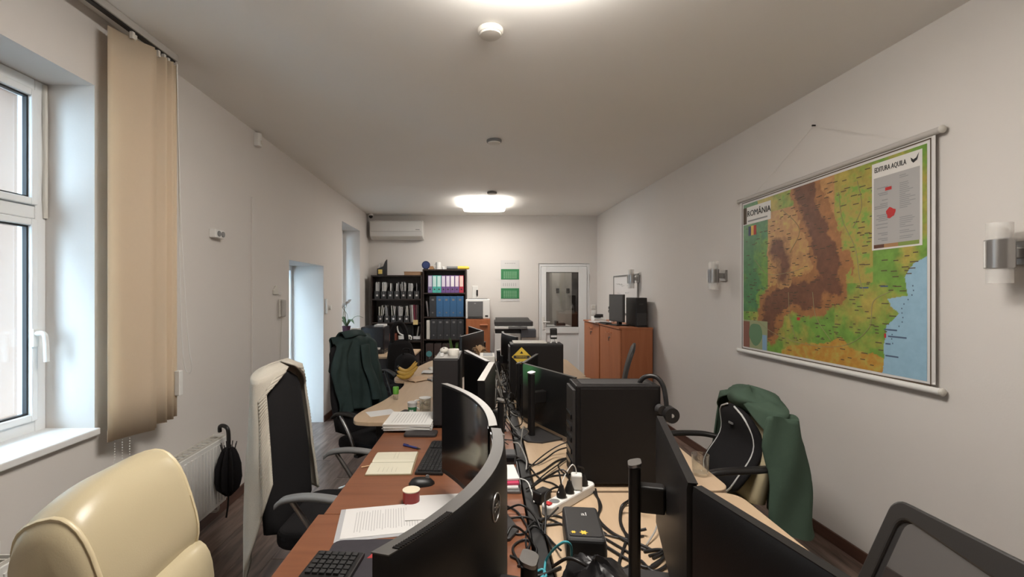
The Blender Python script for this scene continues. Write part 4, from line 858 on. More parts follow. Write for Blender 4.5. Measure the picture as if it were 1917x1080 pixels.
# ================================================================== CHAIRS
def back_loft(z0, z1, w0, w1, wt, th, xb, lean, n=28, steps=16, e=.45, crown=.12, belly=0.0):
    rings = []
    for i in range(steps+1):
        v = i/steps; w_ = w0+(w1-w0)*min(1, v/.4) if v < .4 else w1+(wt-w1)*((v-.4)/.6)
        if v > 1-crown: k = (v-(1-crown))/crown; w_ *= max(.45, math.sqrt(max(0, 1-(k*.88)**2)))
        if v < crown*.6: k = 1-v/(crown*.6); w_ *= math.sqrt(max(0.1, 1-(k*.8)**2))
        tt = th*(1 if .04 < v < .97 else .55)
        x = xb-lean*v+belly*math.sin(PI*v)
        rings.append([(x+a, b, z0+(z1-z0)*v) for a, b in sup(tt/2, w_, e, n)])
    return M().loft(rings)
def chair_base(t, ma, seat_z):
    M().cyl((0, 0, .09), (0, 0, seat_z-.05), .028, n=14).build('gas_lift', ma if ma != CHROME else BLACK, t, smooth=40)
    for k in range(5):
        a = 2*PI*k/5+.3; c, s = math.cos(a), math.sin(a)
        lg = M().loft([[(c*r-s*y_, s*r+c*y_, z+dz) for y_, dz in ((-w_, 0), (w_, 0), (w_*.7, h_), (-w_*.7, h_))] for r, w_, z, h_ in ((.02, .03, .085, .045), (.16, .022, .08, .035), (.30, .016, .07, .02))]).build('base_leg', ma, t, bevel=.003)
        M().cyl((c*.29-s*.02, s*.29+c*.02, .027), (c*.29+s*.02, s*.29-c*.02, .027), .027, n=14).bb(c*.29-.008, c*.29+.008, s*.29-.008, s*.29+.008, .027, .075).build('caster', BLACK, lg, smooth=40)
def chair(label, loc, rz, backm, seatm, basem, arms=True, armm=BLACK, supm=BLACK, z0=.44, z1=1.16, w0=.20, w1=.24, wt=.19, th=.06, lean=.10, xb=-.20, seat_z=.47, seatw=.25, arm_z=.66, group='office chairs', belly=.0, armstyle='t'):
    t = thing('office_chair', label, 'chair', loc, rz, group)
    back_loft(z0, z1, w0, w1, wt, th, xb, lean, belly=belly).build('backrest', backm, t, smooth=50)
    M().prism(RR(.48, seatw*2, .09, 6), seat_z-.075, seat_z).xf(Matrix.Translation((.03, 0, 0))).build('seat', seatm, t, bevel=.025, seg=3)
    M().bb(-.12, .12, -.08, .08, seat_z-.11, seat_z-.075).build('mechanism', BLKMET, t, bevel=.006)
    M().tube([(-.05, 0, seat_z-.09), (xb-.06, 0, seat_z-.07), (xb-.06-lean*.1, 0, z0+.2)], .02, 8, 4).build('back_bracket', BLKMET, t, smooth=60)
    if arms:
        for s in (-1, 1):
            y = s*(seatw+.045)
            if armstyle == 't':
                pts = crom([(-.16, y, arm_z-.03), (-.12, y, arm_z-.004), (-.02, y, arm_z+.008), (.10, y, arm_z-.004), (.2, y, arm_z-.03)], 4)
                M().loft([[(p.x, p.y+a, p.z+b) for a, b in sup(.026, .014, .6, 12)] for p in pts]).build('armrest', armm, t, smooth=50)
                M().tube([(-.09, y, arm_z-.012), (.0, y*.98, arm_z-.15), (.05, y*.95, seat_z-.07)], .012, 8, 3).build('arm_support', supm, t, smooth=60)
                M().bb(.03, .07, min(y*.95, s*.1), max(y*.95, s*.1), seat_z-.095, seat_z-.078).build('arm_bracket', BLKMET, t)
            else:
                pts = crom([(xb-.03, y*.9, arm_z+.02), (xb+.08, y*1.05, arm_z+.03), (.08, y*1.08, arm_z+.02), (.2, y*1.02, arm_z-.04), (.2, y*.95, arm_z-.13), (.1, y*.85, seat_z-.06)], 6)
                M().loft([[(p.x, p.y+a, p.z+b) for a, b in sup(.022, .016, .7, 12)] for p in pts]).build('armrest', armm, t, smooth=60)
    chair_base(t, basem, seat_z)
    return t
CHT = 'chairs around the central desks'
# black chair carrying the cream cardigan
c1 = chair('black high back office chair with a cream cardigan over it', (-.78, 2.35, 0), 0.0, BLKFAB, BLKFAB, CHROME, z0=.42, z1=1.165, w0=.25, w1=.25, wt=.17, lean=.05, xb=-.225, arm_z=.66, seatw=.26, supm=STEEL, armm=GREY, group=CHT)
c2 = chair('black office chair under the dark green jacket', (-.86, 3.62, 0), -.50, BLKFAB, BLKFAB, CHROME, z0=.46, z1=1.19, w0=.22, w1=.25, wt=.22, lean=.08, xb=-.21, arm_z=.68, seatw=.26, supm=STEEL, group=CHT)
c3 = chair('cream office chair with black cushion and green jacket', (1.20, 2.57, 0), PI, CREAM, CREAM, BLKMET, z0=.46, z1=.955, w0=.22, w1=.24, wt=.22, th=.07, lean=.08, xb=-.20, arm_z=.67, seatw=.24, armstyle='loop', group=CHT)
c4 = chair('black office chair with rounded headrest by the corner desk', (-.92, 5.95-.42, 0), -.9, BLKFAB, BLKFAB, BLKMET, z0=.5, z1=.98, w0=.19, w1=.21, wt=.14, lean=.10, xb=-.18, group=CHT)
M().tube([(-.285, -.10, .95), (-.30, -.09, 1.08), (-.31, -.05, 1.17), (-.315, 0, 1.19), (-.31, .05, 1.17), (-.30, .09, 1.08), (-.285, .10, .95)], .030, 10, 4).build('headrest', BLKFAB, c4, smooth=60)
c5 = chair('grey chair back edge behind the large tower near the orange cabinet', (1.08, 4.35, 0), PI-.29, DARK, BLKFAB, BLKMET, arms=False, z0=.5, z1=1.10, w0=.2, w1=.22, wt=.2, th=.04, lean=.10, xb=-.2, belly=.035, group=CHT)
# black mesh chair at the lower right
mc = thing('mesh_chair', 'black mesh back chair at the lower right corner', 'chair', (.862, 1.085, 0), PI)
NETM = meshmat('chair_net', (.02, .018, .018), .72)
hw = .255; ztop = .985
def bp(y, z): return (-.10-.46*(z-.50), y, z)
outer = [(-hw, .52), (-hw, ztop-.03), (-hw+.03, ztop), (hw-.03, ztop), (hw, ztop-.03), (hw, .52)]
M().prism(RR(.46, .48, .08, 6), .40, .47).xf(Matrix.Translation((.06, 0, 0))).build('seat', BLKFAB, mc, bevel=.02, seg=3)
fo = RR(hw*2, ztop-.52, .035, 5); 
inn = []
for (x, y) in RR(hw*2-.075, ztop-.52-.07, .03, 5):
    if y > .1 and x > .03: y -= .045*((x-.03)/.2)
    inn.append((x, y-.005))
nn = len(fo); zc = (ztop+.52)/2
vs = []
for off in (0, -.028):
    for ring in (fo, inn): vs += [tuple(Vector(bp(p[0], zc+p[1]))+Vector((off, 0, off*.45))) for p in ring]
fs = []
for k in range(nn):
    j = (k+1) % nn; fs += [(k, j, nn+j, nn+k), (2*nn+k, 3*nn+k, 3*nn+j, 2*nn+j), (k, 2*nn+k, 2*nn+j, j), (nn+k, nn+j, 3*nn+j, 3*nn+k)]
M().add(vs, fs).build('back_frame', mat('frame_charcoal', (.022, .020, .019), .4), mc, bevel=.006)
M().add([tuple(Vector(bp(p[0], zc+p[1]))+Vector((-.012, 0, 0))) for p in inn], [tuple(range(nn))]).build('mesh_net', NETM, mc)
M().tube([(0, 0, .39), (-.14, 0, .40), (-.16, 0, .55)], .022, 8, 4).build('back_bracket', BLKMET, mc, smooth=60)
chair_base(mc, BLKMET, .47)
# cream leather executive chair, lower left
ec = thing('executive_chair', 'cream leather executive chair in the lower left foreground', 'chair', (-.725, 1.20, 0), .06)
def cush(y0, y1, prof, n=14, endr=.06):
    rings = []
    for i in range(n+1):
        v = i/n; y = y0+(y1-y0)*v; dd = min(v, 1-v)*(y1-y0); k = 1 if dd > endr else math.sqrt(max(.02, 1-((endr-dd)/endr)**2))*.22+.78
        rings.append([(cxy[0]+(p[0]-cxy[0])*k, y, cxy[1]+(p[1]-cxy[1])*k-.20*max(0, .5-v)**2) for p in prof for cxy in [(-.24, .96)]])
    return M().loft(rings)
hp = []
for a, b in sup(.088, .170, .72, 28):                     # headrest section, tilted back
    c, s = math.cos(.30), math.sin(.30); hp.append((-.235+a*c-b*s, .948+a*s+b*c))
cush(-.19, .215, hp).build('headrest', CREAM, ec, smooth=60)
for yy in (-.16, .187):
    M().tube([(p[0]*1.0+(p[0]+.235)*.005, yy, p[1]-(.034 if yy < 0 else 0)) for p in [(-.235+(q_[0]+.235)*.955, .935+(q_[1]-.935)*.955) for q_ in hp+[hp[0]]]], .006, 6).build('welt', CREAMD, ec, smooth=60)
lp = [(-.215+a, .66+b) for a, b in sup(.085, .19, .7, 24)]
rings = []
for i in range(15):
    v = i/14; y = -.165+.36*v; k = math.sin(PI*min(.5, max(.06, min(v, 1-v)*2.2))) if min(v, 1-v) < .22 else 1
    rings.append([(-.215+(p[0]+.215)*(.75+.25*k), y, .66+(p[1]-.66)*(.9+.1*k)) for p in lp])
M().loft(rings).xf(Matrix.Translation((.06, 0, 0))).build('backrest', CREAM, ec, smooth=60)
M().prism(RR(.52, .54, .1, 6), .36, .48).xf(Matrix.Translation((.10, 0, 0))).build('seat', CREAM, ec, bevel=.04, seg=4)
for s in (-1, 1): M().tube([(-.18, s*.28, .52), (-.05, s*.29, .57), (.15, s*.29, .56), (.24, s*.29, .50), (.12, s*.27, .40)], .028, 10, 5).build('armrest', CREAM, ec, smooth=60)
chair_base(ec, BLKMET, .42)
# ---- garments
def coat(name, label, cat, ma, loc, rz, xb, w_, zt, zb, lean, thmax, rx0, rx1, folds, amp, seed, hem=lambda u: 0.0, solid=.006, extra=None, nu=72, nv=40, spread=.03, top=.10):
    t = thing(name, label, cat, loc, rz)
    def f(a, b):
        u = -1+2*a; z = zt+.012+(zb+hem(u)-zt)*max(0, b-top)/(1-top)
        k = min(1, b/top); sh = math.sin(k*PI/2)
        vv = max(0, (b-top)/(1-top)); th = u*thmax(vv) if callable(thmax) else u*thmax
        rx = (.006+(rx0-.006)*sh)+(rx1-rx0)*vv; ry = (.45+.55*sh)*w_+spread*vv
        zz = z-.035*(sh-1)*0 + (.022*(1-sh))
        fo = 1+amp*min(1, vv*2.2)*(math.sin(folds*th+seed)+.5*math.sin(folds*1.7*th+2*seed+vv*2)+.5*noise.noise((u*3, vv*4, seed)))
        sag = -.03*abs(math.sin(th))**2*sh*(1-vv)
        x = xb-lean*max(0, (zt-0)-(zt)) -math.cos(th)*rx*fo
        y = math.sin(th)*ry*(1+(fo-1)*.5)
        if abs(th) > PI/2: x += 0
        xl = lean*(zt-zz)
        return (x+xl, y, zz+sag)
    M().sheet(f, nu, nv).build('body', ma, t, smooth=80, solid=solid); t['fn'] = 0
    return t, f
KNIT = mat('cream_knit', (.52, .48, .41), .95, var=.10, scale=240, bump=.7, bscale=320, spec=.1)
def khem(u):
    if u < 0: return .20-.46*min(1, (u+1)*2.0)+.16*max(0, (u+.5)*2)
    return -.04*u
kt, kf = coat('cardigan', 'cream knitted cardigan draped over the black chair back', 'cardigan', KNIT, (-.78, 2.35, 0), 0, -.285, .245, 1.19, .50, .06, lambda v: max(2.08-.1*v, 3.0-6*v), .065, .165, 5, .10, 1.2, hem=khem, solid=.010, spread=.05, nu=96)
for sd_ in (0, 1):
    def bf(a, b, sd_=sd_):
        u = a*.075 if sd_ == 0 else 1-a*.075; p = Vector(kf(u, .12+.88*b)); c = Vector((-.29, 0, p.z)); d = (p-c); d.z = 0; d.normalize()
        return tuple(p+d*(.008+.0022*math.sin(b*230)))
    M().sheet(bf, 4, 220).build('ribbed_border', KNIT, kt, smooth=80, solid=.006)
TEAL = mat('dark_teal_cloth', (.022, .038, .037), .8, var=.15, scale=30, bump=.3, bscale=350, spec=.25)
jt = thing('dark_jacket', 'dark teal jacket hanging over the far left chair', 'jacket', (-.86, 3.62, 0), -.50)
def jf(a, b):
    u = -1+2*a; L = 1.25; s = b*L
    # starts behind the top, goes over and hangs down the front
    bx0 = -.29
    if s < .25: x, z = bx0-.055-.02*math.sin(u*7), 1.20-(.25-s)
    elif s < .38: k = (s-.25)/.13*PI; x, z = bx0-.05*math.cos(k), 1.20+.028*math.sin(k)
    else:
        d = s-.38; z = 1.20-d*.62; x = bx0+.055+.085*(1.20-z)+.02*d
    fold = (.022*math.sin(u*8+.6)+.014*math.sin(u*15+b*5)+.02*noise.noise((u*3, b*6, 2)))*min(1, abs(s-.31)*3)
    w_ = .215+.045*min(1, max(0, (s-.35)*3))-.03*max(0, s-.9)
    return (x+(fold if s > .31 else -fold*.6)+.012, u*w_+.02*math.sin(b*9), z-.05*u*u*(s > .3)-(.05*math.sin(u*3+1))*max(0, b-.6))
M().sheet(jf, 48, 60).build('body', TEAL, jt, smooth=80, solid=.008)
M().loft([[(jf(.62, b)[0]+.03+.03*math.cos(q_)*(.7+.3*math.sin(b*9)), jf(.62, b)[1]+.05*math.sin(q_)+.05*(b-.4), jf(.62, b)[2]) for q_ in [2*PI*k/14 for k in range(14)]] for b in [.36+.55*i/16 for i in range(17)]]).build('sleeve', TEAL, jt, smooth=80)
M().sheet(lambda a, b: (-.34+.11*b+.02*math.sin(a*6), -.12+.24*a, 1.215+.045*math.sin(PI*b)+.012*math.sin(a*PI)), 14, 8).build('collar', TEAL, jt, smooth=80, solid=.008)
GRN = mat('sage_green_cloth', (.058, .092, .066), .85, var=.08, scale=14, bump=.3, bscale=350, spec=.2)
gj, gf = coat('green_jacket', 'muted green jacket draped over the cream chair back', 'jacket', GRN, (1.20, 2.57, 0), PI, -.275, .285, .985, .36, .15, lambda v: max(1.85-.35*v, 2.95-5.5*v), .095, .17, 5, .09, 2.4, hem=lambda u: -.06*u+.10*(u < 0), solid=.008, spread=.05, nu=96)
def hood(a, b):
    th = 2*PI*a; ph = -PI/2+PI*b; r_ = 1+.16*math.sin(3*th+1)+.2*noise.noise((math.cos(th)*2.4, math.sin(th)*2.4, b*4))
    return (-.275+.10*r_*math.cos(ph)*math.cos(th), .0+.205*r_*math.cos(ph)*math.sin(th), .985+.062*math.sin(ph)*r_)
M().sheet(hood, 36, 16).build('hood', GRN, gj, smooth=80)
def slv(b): return Vector((-.275-.02*b, .272+.06*b, .955-.56*b))
M().loft([[tuple(slv(b)+Vector((.105*math.cos(q_)*(1+.10*math.sin(b*9+q_))*(.75+.25*min(1, b*4)), .030*math.sin(q_)*(1+.3*math.sin(b*8+3*q_)), .012*math.sin(q_*2)))) for q_ in [2*PI*k/22 for k in range(22)]] for b in [i/24 for i in range(25)]]).build('sleeve', GRN, gj, smooth=80)
# lumbar cushion on the cream chair
lc = thing('lumbar_cushion', 'black mesh back cushion with silver piping on the cream chair', 'cushion', (1.20, 2.57, 0), PI)
rings = []
for i in range(17):
    v = i/16; z = .49+.46*v; w_ = .20*math.sqrt(max(.05, 1-abs(2*v-1)**4.5))*(1+.06*math.sin(v*5)); x = -.128-.09*v+.035*math.sin(2.2*PI*v+.6); tt = .075*math.sqrt(max(.12, 1-abs(2*v-1)**4))
    rings.append([(x+a, b, z) for a, b in sup(tt/2, w_, .8, 26)])
M().loft(rings).build('pad', BLKFAB, lc, smooth=60)
for s in (-1, 1): M().tube([(r_[0 if s > 0 else 13][0]*0+sum(p[0] for p in r_)/26+.022, s*max(p[1] for p in r_)*.84, r_[0][2]) for r_ in rings], .005, 6).build('piping', mat('silver_piping', (.55, .55, .54), .5), lc, smooth=60)
M().bb(-.166, -.160, -.02, .02, .845, .855).build('tag', GREY, lc)

# ================================================================== DESK ITEMS: LEFT
Z = DZT
t = thing('open_notebook', 'open cream paged notebook on the second red desk', 'notebook', (-.455, 2.225, Z), .04)
M().bb(-.105, .108, -.147, .147, 0, .004).build('cover', mat('notebook_cover', (.25, .18, .10), .7), t)
for s in (-1, 1): M().loft([[(x, s*y, z) for x in (-.102, .102) for z in ((.004, h) if x < 0 else (h, .004))] for y, h in ((.002, .007), (.02, .012), (.08, .011), (.143, .007))]).build('pages', CREAMP, t)
q = M(); random.seed(9)
for k in range(7): q.bb(-.09+.017*k, -.088+.017*k, .03+random.random()*.02, .12, .0118, .0123) if k > 4 else None
for k in range(5): q.bb(-.05+.02*k, -.0485+.02*k, -.125, -.05+random.random()*.03, .0105, .0112)
q.build('handwriting', mat('pencil', (.48, .45, .36), .9), t)
solo('pencil', M().cyl((-.045, 0, .004), (.045, .012, .004), .003, n=8), mat('pencil_tan', (.55, .36, .2), .6), 'thin tan pencil poking from under the notebook', 'pencil', (-.592+.04, 2.185, Z), .35)
p = onz(769, 838); t = thing('blue_pen', 'blue pen lying beyond the notebook', 'pen', (p.x, p.y, Z), -.55); M().cyl((-.05, 0, .006), (.045, 0, .006), .006, n=10).build('barrel', mat('pen_blue', (.03, .04, .16), .4), t, smooth=40); M().cyl((.045, 0, .006), (.07, 0, .006), .0055, .001, 10).build('tip', DARK, t); M().bb(-.05, -.015, -.002, .002, .012, .015).build('clip', mat('pen_blue', (0, 0, 0)), t)
keyboard('black keyboard beside the notebook, under the curved screen', (-.252, 2.30, Z), -.06, .44, .13)
def mouse(label, loc, rz):
    t = thing('computer_mouse', label, 'mouse', loc, rz); rings = []
    for i in range(9):
        v = i/8; k = math.sqrt(max(.08, 1-abs(2*v-1)**3)); rings.append([(-.055+.11*v, .034*k*a, max(0, (.036-.01*v)*k*b)) for a, b in [(math.cos(PI*j/10), math.sin(PI*j/10)) for j in range(11)]])
    M().loft(rings).build('shell', BLACK, t, smooth=60); M().cyl((.025, -.004, .03), (.025, .004, .03), .009).build('wheel', GREY, t); return t
mouse('black mouse in front of the keyboard beside the notebook', (-.283, 1.985, Z), .25)
t = thing('red_tin', 'small open red tin on the second red desk', 'tin', (*onz(770, 940)[:2], Z)); M().lathe([(.031, 0), (.033, .004), (.033, .048), (.029, .048), (.028, .03), (.002, .03)], n=26).build('body', mat('tin_red', (.30, .02, .015), .35), t, smooth=40); M().lathe([(.028, .0475), (.034, .0475), (.0345, .051), (.0285, .051)], n=26).build('rim', mat('tin_gold', (.70, .62, .46), .4), t, smooth=40); M().lathe([(.027, .030), (.027, .036), (.01, .040), (.002, .040)], n=16).build('contents', mat('ash', (.28, .26, .22), .9), t)
# papers in a sleeve
t = thing('plastic_sleeve', 'printed letter in a clear plastic sleeve near the curved monitor', 'paper', (-.375, 1.665, Z), .20)
M().bb(-.16, .155, -.118, .118, 0, .002).build('sleeve', mat('sleeve_grey', (.42, .42, .43), .25), t); M().bb(-.142, .155, -.100, .116, .002, .0032).build('letter', PAPER, t)
q = M(); random.seed(4)
for k in range(24): q.bb(-.10+.0095*k, -.097+.0095*k, -.07+random.random()*.02, .085-random.random()*.05*(k % 5 == 0), .0032, .0036)
q.build('printed_lines', mat('print_grey', (.44, .43, .42), .9), t)
solo('paper_sheet', M().bb(-.145, .145, -.1, .1, 0, .0015), PAPER, 'white sheet tucked behind the plastic sleeve', 'paper', (-.165, 1.775, Z+.0045), .12)
keyboard('black keyboard on the nearest red desk at the bottom edge', (-.475, 1.215, Z+.003), -.08, .46, .15)
t = thing('mouse_mat', 'dark mouse mat with red mark on the nearest red desk', 'mouse mat', (-.33, 1.33, Z), .04); M().prism(RR(.34, .42, .03), 0, .003).build('mat', mat('mat_dark', (.028, .024, .03), .85, var=.3, scale=25), t); M().prism([(-.04, .10), (0, .10), (.03, .16), (-.01, .165)], .003, .0034).build('red_print', mat('mat_red', (.38, .03, .03), .7), t)
q = M()
for k in range(5): q.tube([(-.14+.05*k, -.19, .0032), (-.02+.035*k, .02*k, .0032)], .0007, 4)
q.build('line_print', INKG, t)
mouse('black mouse on the dark mat beside the near curved monitor', (-.262, 1.30, Z+.0035), 1.3)
# paper stack, tablet, cup etc at the end of the second desk
t = thing('document_stack', 'thick stack of white documents at the end of the second red desk', 'papers', (-.46, 2.85, Z+.016), -.02)
random.seed(2)
for k in range(7):
    M().bb(-.155, .13, -.145, .145, .0052*k, .0052*k+.0045, Matrix.Rotation(random.uniform(-.05, .05), 4, 'Z')).build('sheet_bundle', random.choice([PAPER, WHITE, WARMW]), t)
q = M()
for k in range(12): q.bb(-.11+.018*k, -.107+.018*k, -.11, .10, .0358, .0362)
q.build('printed_lines', mat('print_grey', (0, 0, 0)), t)
solo('hard_drive', M().prism(RR(.19, .10, .02), 0, .016), mat('drive_dark', (.035, .03, .03), .5), 'dark flat case under the front of the document stack', 'case', (-.385, 2.675, Z), -.02, bevel=.004)
solo('paper_note', M().bb(-.09, .09, -.07, .07, 0, .001), PAPER, 'loose white sheet on the beige wave desk', 'paper', (-.73, 3.16, Z), .5)
t = thing('smartphone', 'black smartphone on the beige wave desk', 'phone', (-.57, 3.14, Z), -.35); M().prism(RR(.075, .155, .012), 0, .009).build('body', BLACK, t, bevel=.002); M().prism(RR(.069, .147, .01), .009, .0095).build('screen', BLACKG, t)
p = onz(772, 778); t = thing('paper_cup', 'green and white paper coffee cup', 'cup', (p.x, p.y, Z)); M().lathe([(.025, 0), (.030, .062), (.0005, .062)][:2]+[(.030, .062)], n=24).build('green_sleeve', mat('cup_green', (.03, .17, .07), .6), t, smooth=40); M().lathe([(.030, .062), (.033, .088), (.0345, .09), (.033, .092), (.030, .09), (.024, .01), (.002, .008)], n=24).build('cup', PAPER, t, smooth=40)
q = M(); 
for a in (-1.9, -1.4): q.bb(-.006, .006, -.001, .001, .02, .045, Matrix.Translation((.0285*math.cos(a), .0285*math.sin(a), 0)))
q.build('white_print', PAPER, t)
p = onz(796, 772); t = thing('glass_mug', 'clear glass mug with handle beside the paper cup', 'mug', (p.x, p.y, Z)); M().lathe([(.036, 0), (.04, .01), (.042, .10), (.038, .10), (.036, .014), (.002, .014)], n=26).build('body', CLEAR, t, smooth=40); M().tube([(-.04, 0, .085), (-.07, 0, .08), (-.075, 0, .05), (-.04, 0, .02)], .006, 8, 4).build('handle', WHITE, t, smooth=60); M().lathe([(.037, .1), (.042, .1), (.042, .104), (.037, .104)], n=26).build('rim', WHITE, t)
p = onz(741, 748); t = thing('sweetener_bottle', 'small clear bottle with bright green cap and label', 'bottle', (p.x, p.y, Z)); M().lathe([(.017, 0), (.019, .006), (.019, .04), (.012, .045)], n=18).build('body', CLEAR, t, smooth=40); M().lathe([(.021, .045), (.023, .05), (.023, .095), (.020, .10), (.002, .10)], n=18).build('green_cap', mat('bright_green', (.10, .30, .03), .5), t, smooth=40)
t = thing('eyeglasses', 'folded eyeglasses on the beige wave desk', 'eyeglasses', (-.47, 3.34, Z), .3)
for s in (-1, 1): M().tube([(s*.035+.025*math.cos(a), 0, .024+.02*math.sin(a)) for a in [2*PI*k/16 for k in range(17)]], .002, 6).build('rim', STEEL, t); M().tube([(s*.06, 0, .03), (s*.055, .06, .006), (-s*.02, .07, .004)], .0018, 6, 3).build('temple', STEEL, t)
M().tube([(-.011, 0, .028), (0, 0, .032), (.011, 0, .028)], .002, 6).build('bridge', STEEL, t)
# bananas
BAN = mat('banana_skin', (.55, .34, .06), .5, var=.12, scale=18)
p = onz(758, 712); bn = thing('banana_bunch', 'bunch of ripe yellow bananas on the far left beige desk', 'bananas', (p.x, p.y+.06, Z))
for k in range(5):
    a0 = -.5+.28*k; pts = [Vector((.10*math.cos(a0)*(s-.1)*1.9-.06, -.06+.035*k*.8+.05*math.sin(a0)*s, .028+.012*(k % 2)+.16*(s-.4)**2*(1.0+.15*k)+.010*k)) for s in [i/8 for i in range(9)]]
    b = M().tube(pts, lambda s: .019*math.sqrt(max(.06, 1-abs(2*s-1)**3.2)), 8, 3).build('banana', BAN, bn, smooth=60)
    M().tube([pts[0], pts[0]+Vector((-.014, 0, .012))], .006, 6).build('stem', DARK, b)
random.seed(21)
for k, (x, y, c, l) in enumerate(((-.55, 4.75, PAPER, 'white crumpled papers right of the bananas'), (-.50, 4.95, WARMW, 'pale papers behind the bananas'), (-.47, 4.40, mat('mag_grey', (.2, .19, .19), .6), 'grey magazine right of the bananas'), (-.66, 4.36, mat('note_tan', (0, 0, 0)), 'tan envelope in front of the bananas'))):
    solo('loose_paper', M().sheet(lambda a, b: ((a-.5)*.24, (b-.5)*.2, .004+.02*abs(noise.noise((a*3, b*3, k*5.0)))), 8, 8), c, l, 'paper', (x, y, Z+.001), .3*k, solid=.002, smooth=60)
t = thing('desk_lamp', 'small dark desk gadget with chrome arm behind the papers', 'gadget', (-.30, 4.62, Z)); M().lathe([(.05, 0), (.05, .012), (.02, .02), (.012, .1)], n=18).build('foot', BLACK, t, smooth=40); M().tube([(0, 0, .1), (.0, -.02, .16), (-.05, -.05, .17)], .008, 8, 4).build('arm', CHROME, t, smooth=60)
t = thing('black_cup', 'black cup standing against the left computer tower', 'cup', (-.39, 3.75, Z)); M().lathe([(.03, 0), (.035, .01), (.04, .10), (.036, .10), (.03, .012), (.002, .012)], n=20).build('body', BLACK, t, smooth=40); M().tube([(.038, 0, .08), (.065, 0, .07), (.06, 0, .03), (.034, 0, .025)], .006, 8, 4).build('handle', BLACK, t, smooth=60)
t = thing('desk_plant', 'small green potted plant behind the left computer tower', 'plant', (-.275, 4.05, Z)); M().lathe([(.04, 0), (.055, .09), (.05, .09), (.03, .08)], n=18).build('pot', DARK, t, smooth=40)
LEAF = mat('leaf_green', (.07, .14, .03), .6, var=.2, scale=20); random.seed(6)
def leaf(t, base, tip, w_, ma=LEAF, nm='leaf', droop=.02):
    base, tip = Vector(base), Vector(tip); d = tip-base; s = d.cross(Vector((0, 0, 1))); s = s.normalized() if s.length > 1e-6 else Vector((1, 0, 0))
    M().sheet(lambda a, b: tuple(base+d*b+s*(a-.5)*2*w_*math.sin(PI*(.08+.9*b))+Vector((0, 0, droop*math.sin(PI*b)+.3*w_*abs(a-.5)))), 4, 6).build(nm, ma, t, smooth=80, solid=.001)
for k in range(16):
    a = random.random()*2*PI; leaf(t, (0, 0, .085), (.10*math.cos(a)*random.uniform(.5, 1.1), .08*math.sin(a), .085+random.uniform(.12, .36)), .014)
t = thing('dried_flower', 'tan dried flower bunch before the far left monitor', 'flowers', (-.06, 3.72, Z)); M().lathe([(.03, 0), (.035, .2), (.03, .30), (.025, .30)], n=16).build('vase', DARK, t, smooth=40); random.seed(8)
DRY = mat('dried_petals', (.42, .27, .15), .9)
for k in range(22):
    a = random.random()*2*PI; e_ = random.uniform(-.2, 1.2); leaf(t, (0, 0, .31), (.075*math.cos(a)*math.cos(e_), .075*math.sin(a)*math.cos(e_), .33+.075*math.sin(e_)), .018, DRY, 'petal')
t = thing('mini_computer', 'small pale computer box behind the flat monitor', 'computer', (0.0, 3.36, Z)); M().bb(-.055, .055, -.1, .1, 0, .375).build('case', WARMW, t, bevel=.005); M().bb(-.03, .04, -.08, .08, .375, .377).build('top_vent', GREY, t); M().bb(-.045, .045, -.103, -.1, .05, .3).build('front', DARK, t)
solo('red_cap', M().ell((0, 0, .03), (.035, .03, .03)), REDP, 'small red ball beyond the pale computer box', 'ball', (.045, 4.35, 1.06-.03), smooth=60) if False else None

# ---- corner desk items
t = thing('inkjet_printer', 'black printer with white paper on the corner desk', 'printer', (-1.54, 6.36, Z)); M().bb(-.17, .15, -.16, .2, .03, .36).build('body', mat('printer_black', (.010, .010, .014), .3), t, bevel=.02, seg=3); M().bb(-.16, .14, -.2, -.16, .02, .06).build('output_tray', DARK, t, bevel=.004); M().bb(-.13, .1, -.22, -.1, .062, .085).build('printed_paper', PAPER, t); M().bb(.0, .13, -.1, .12, .36, .385).build('loaded_paper', PAPER, t); M().bb(-.17, .15, -.16, .2, 0, .03).build('foot', DARK, t)
t = thing('letter_holder', 'white paper holder left of the black printer', 'paper holder', (-1.80, 6.30, Z)); M().bb(-.05, .05, -.1, .1, 0, .34).build('papers', PAPER, t); M().bb(-.055, .055, -.105, .105, 0, .12).build('holder', GREY, t)
t = thing('tape_dispenser', 'small dark stapler on the corner desk', 'stapler', (-1.20, 6.42, Z), .4); M().prismx([(-.08, 0), (.08, 0), (.08, .03), (.02, .05), (-.08, .06)], -.02, .02).build('body', BLACK, t, bevel=.004); M().bb(-.018, .018, -.06, .02, .055, .065).build('top', SILVER, t)
t = thing('desk_bell', 'white and black pen cup on the corner desk', 'pen cup', (-1.12, 6.55, Z)); M().lathe([(.035, 0), (.035, .1), (.031, .1), (.03, .01), (.002, .01)], n=18).build('cup', WHITE, t, smooth=40); M().cyl((0, 0, .01), (.02, .01, .17), .004).build('pen', BLACK, t)
# black backpack on the chair by the corner desk
bk = thing('black_backpack', 'black bag with pale logo on the chair by the corner desk', 'bag', (-.96, 5.50, .475), -.9)
rings = []
for i in range(13):
    v = i/12; k = math.sqrt(max(.1, 1-abs(2*v-1)**4)); rings.append([(.02+a-.05*v, b, .37*v) for a, b in sup(.09*k, .17*k*(1-.25*v), .7, 22)])
M().loft(rings).build('body', BLKFAB, bk, smooth=60); M().tube([(0, -.05, .36), (-.02, -.04, .42), (-.03, .04, .42), (-.03, .05, .36)], .010, 8, 4).build('handle', BLKFAB, bk, smooth=60); M().bb(.09, .105, -.05, .05, .1, .2).build('logo_patch', SILVER, bk)
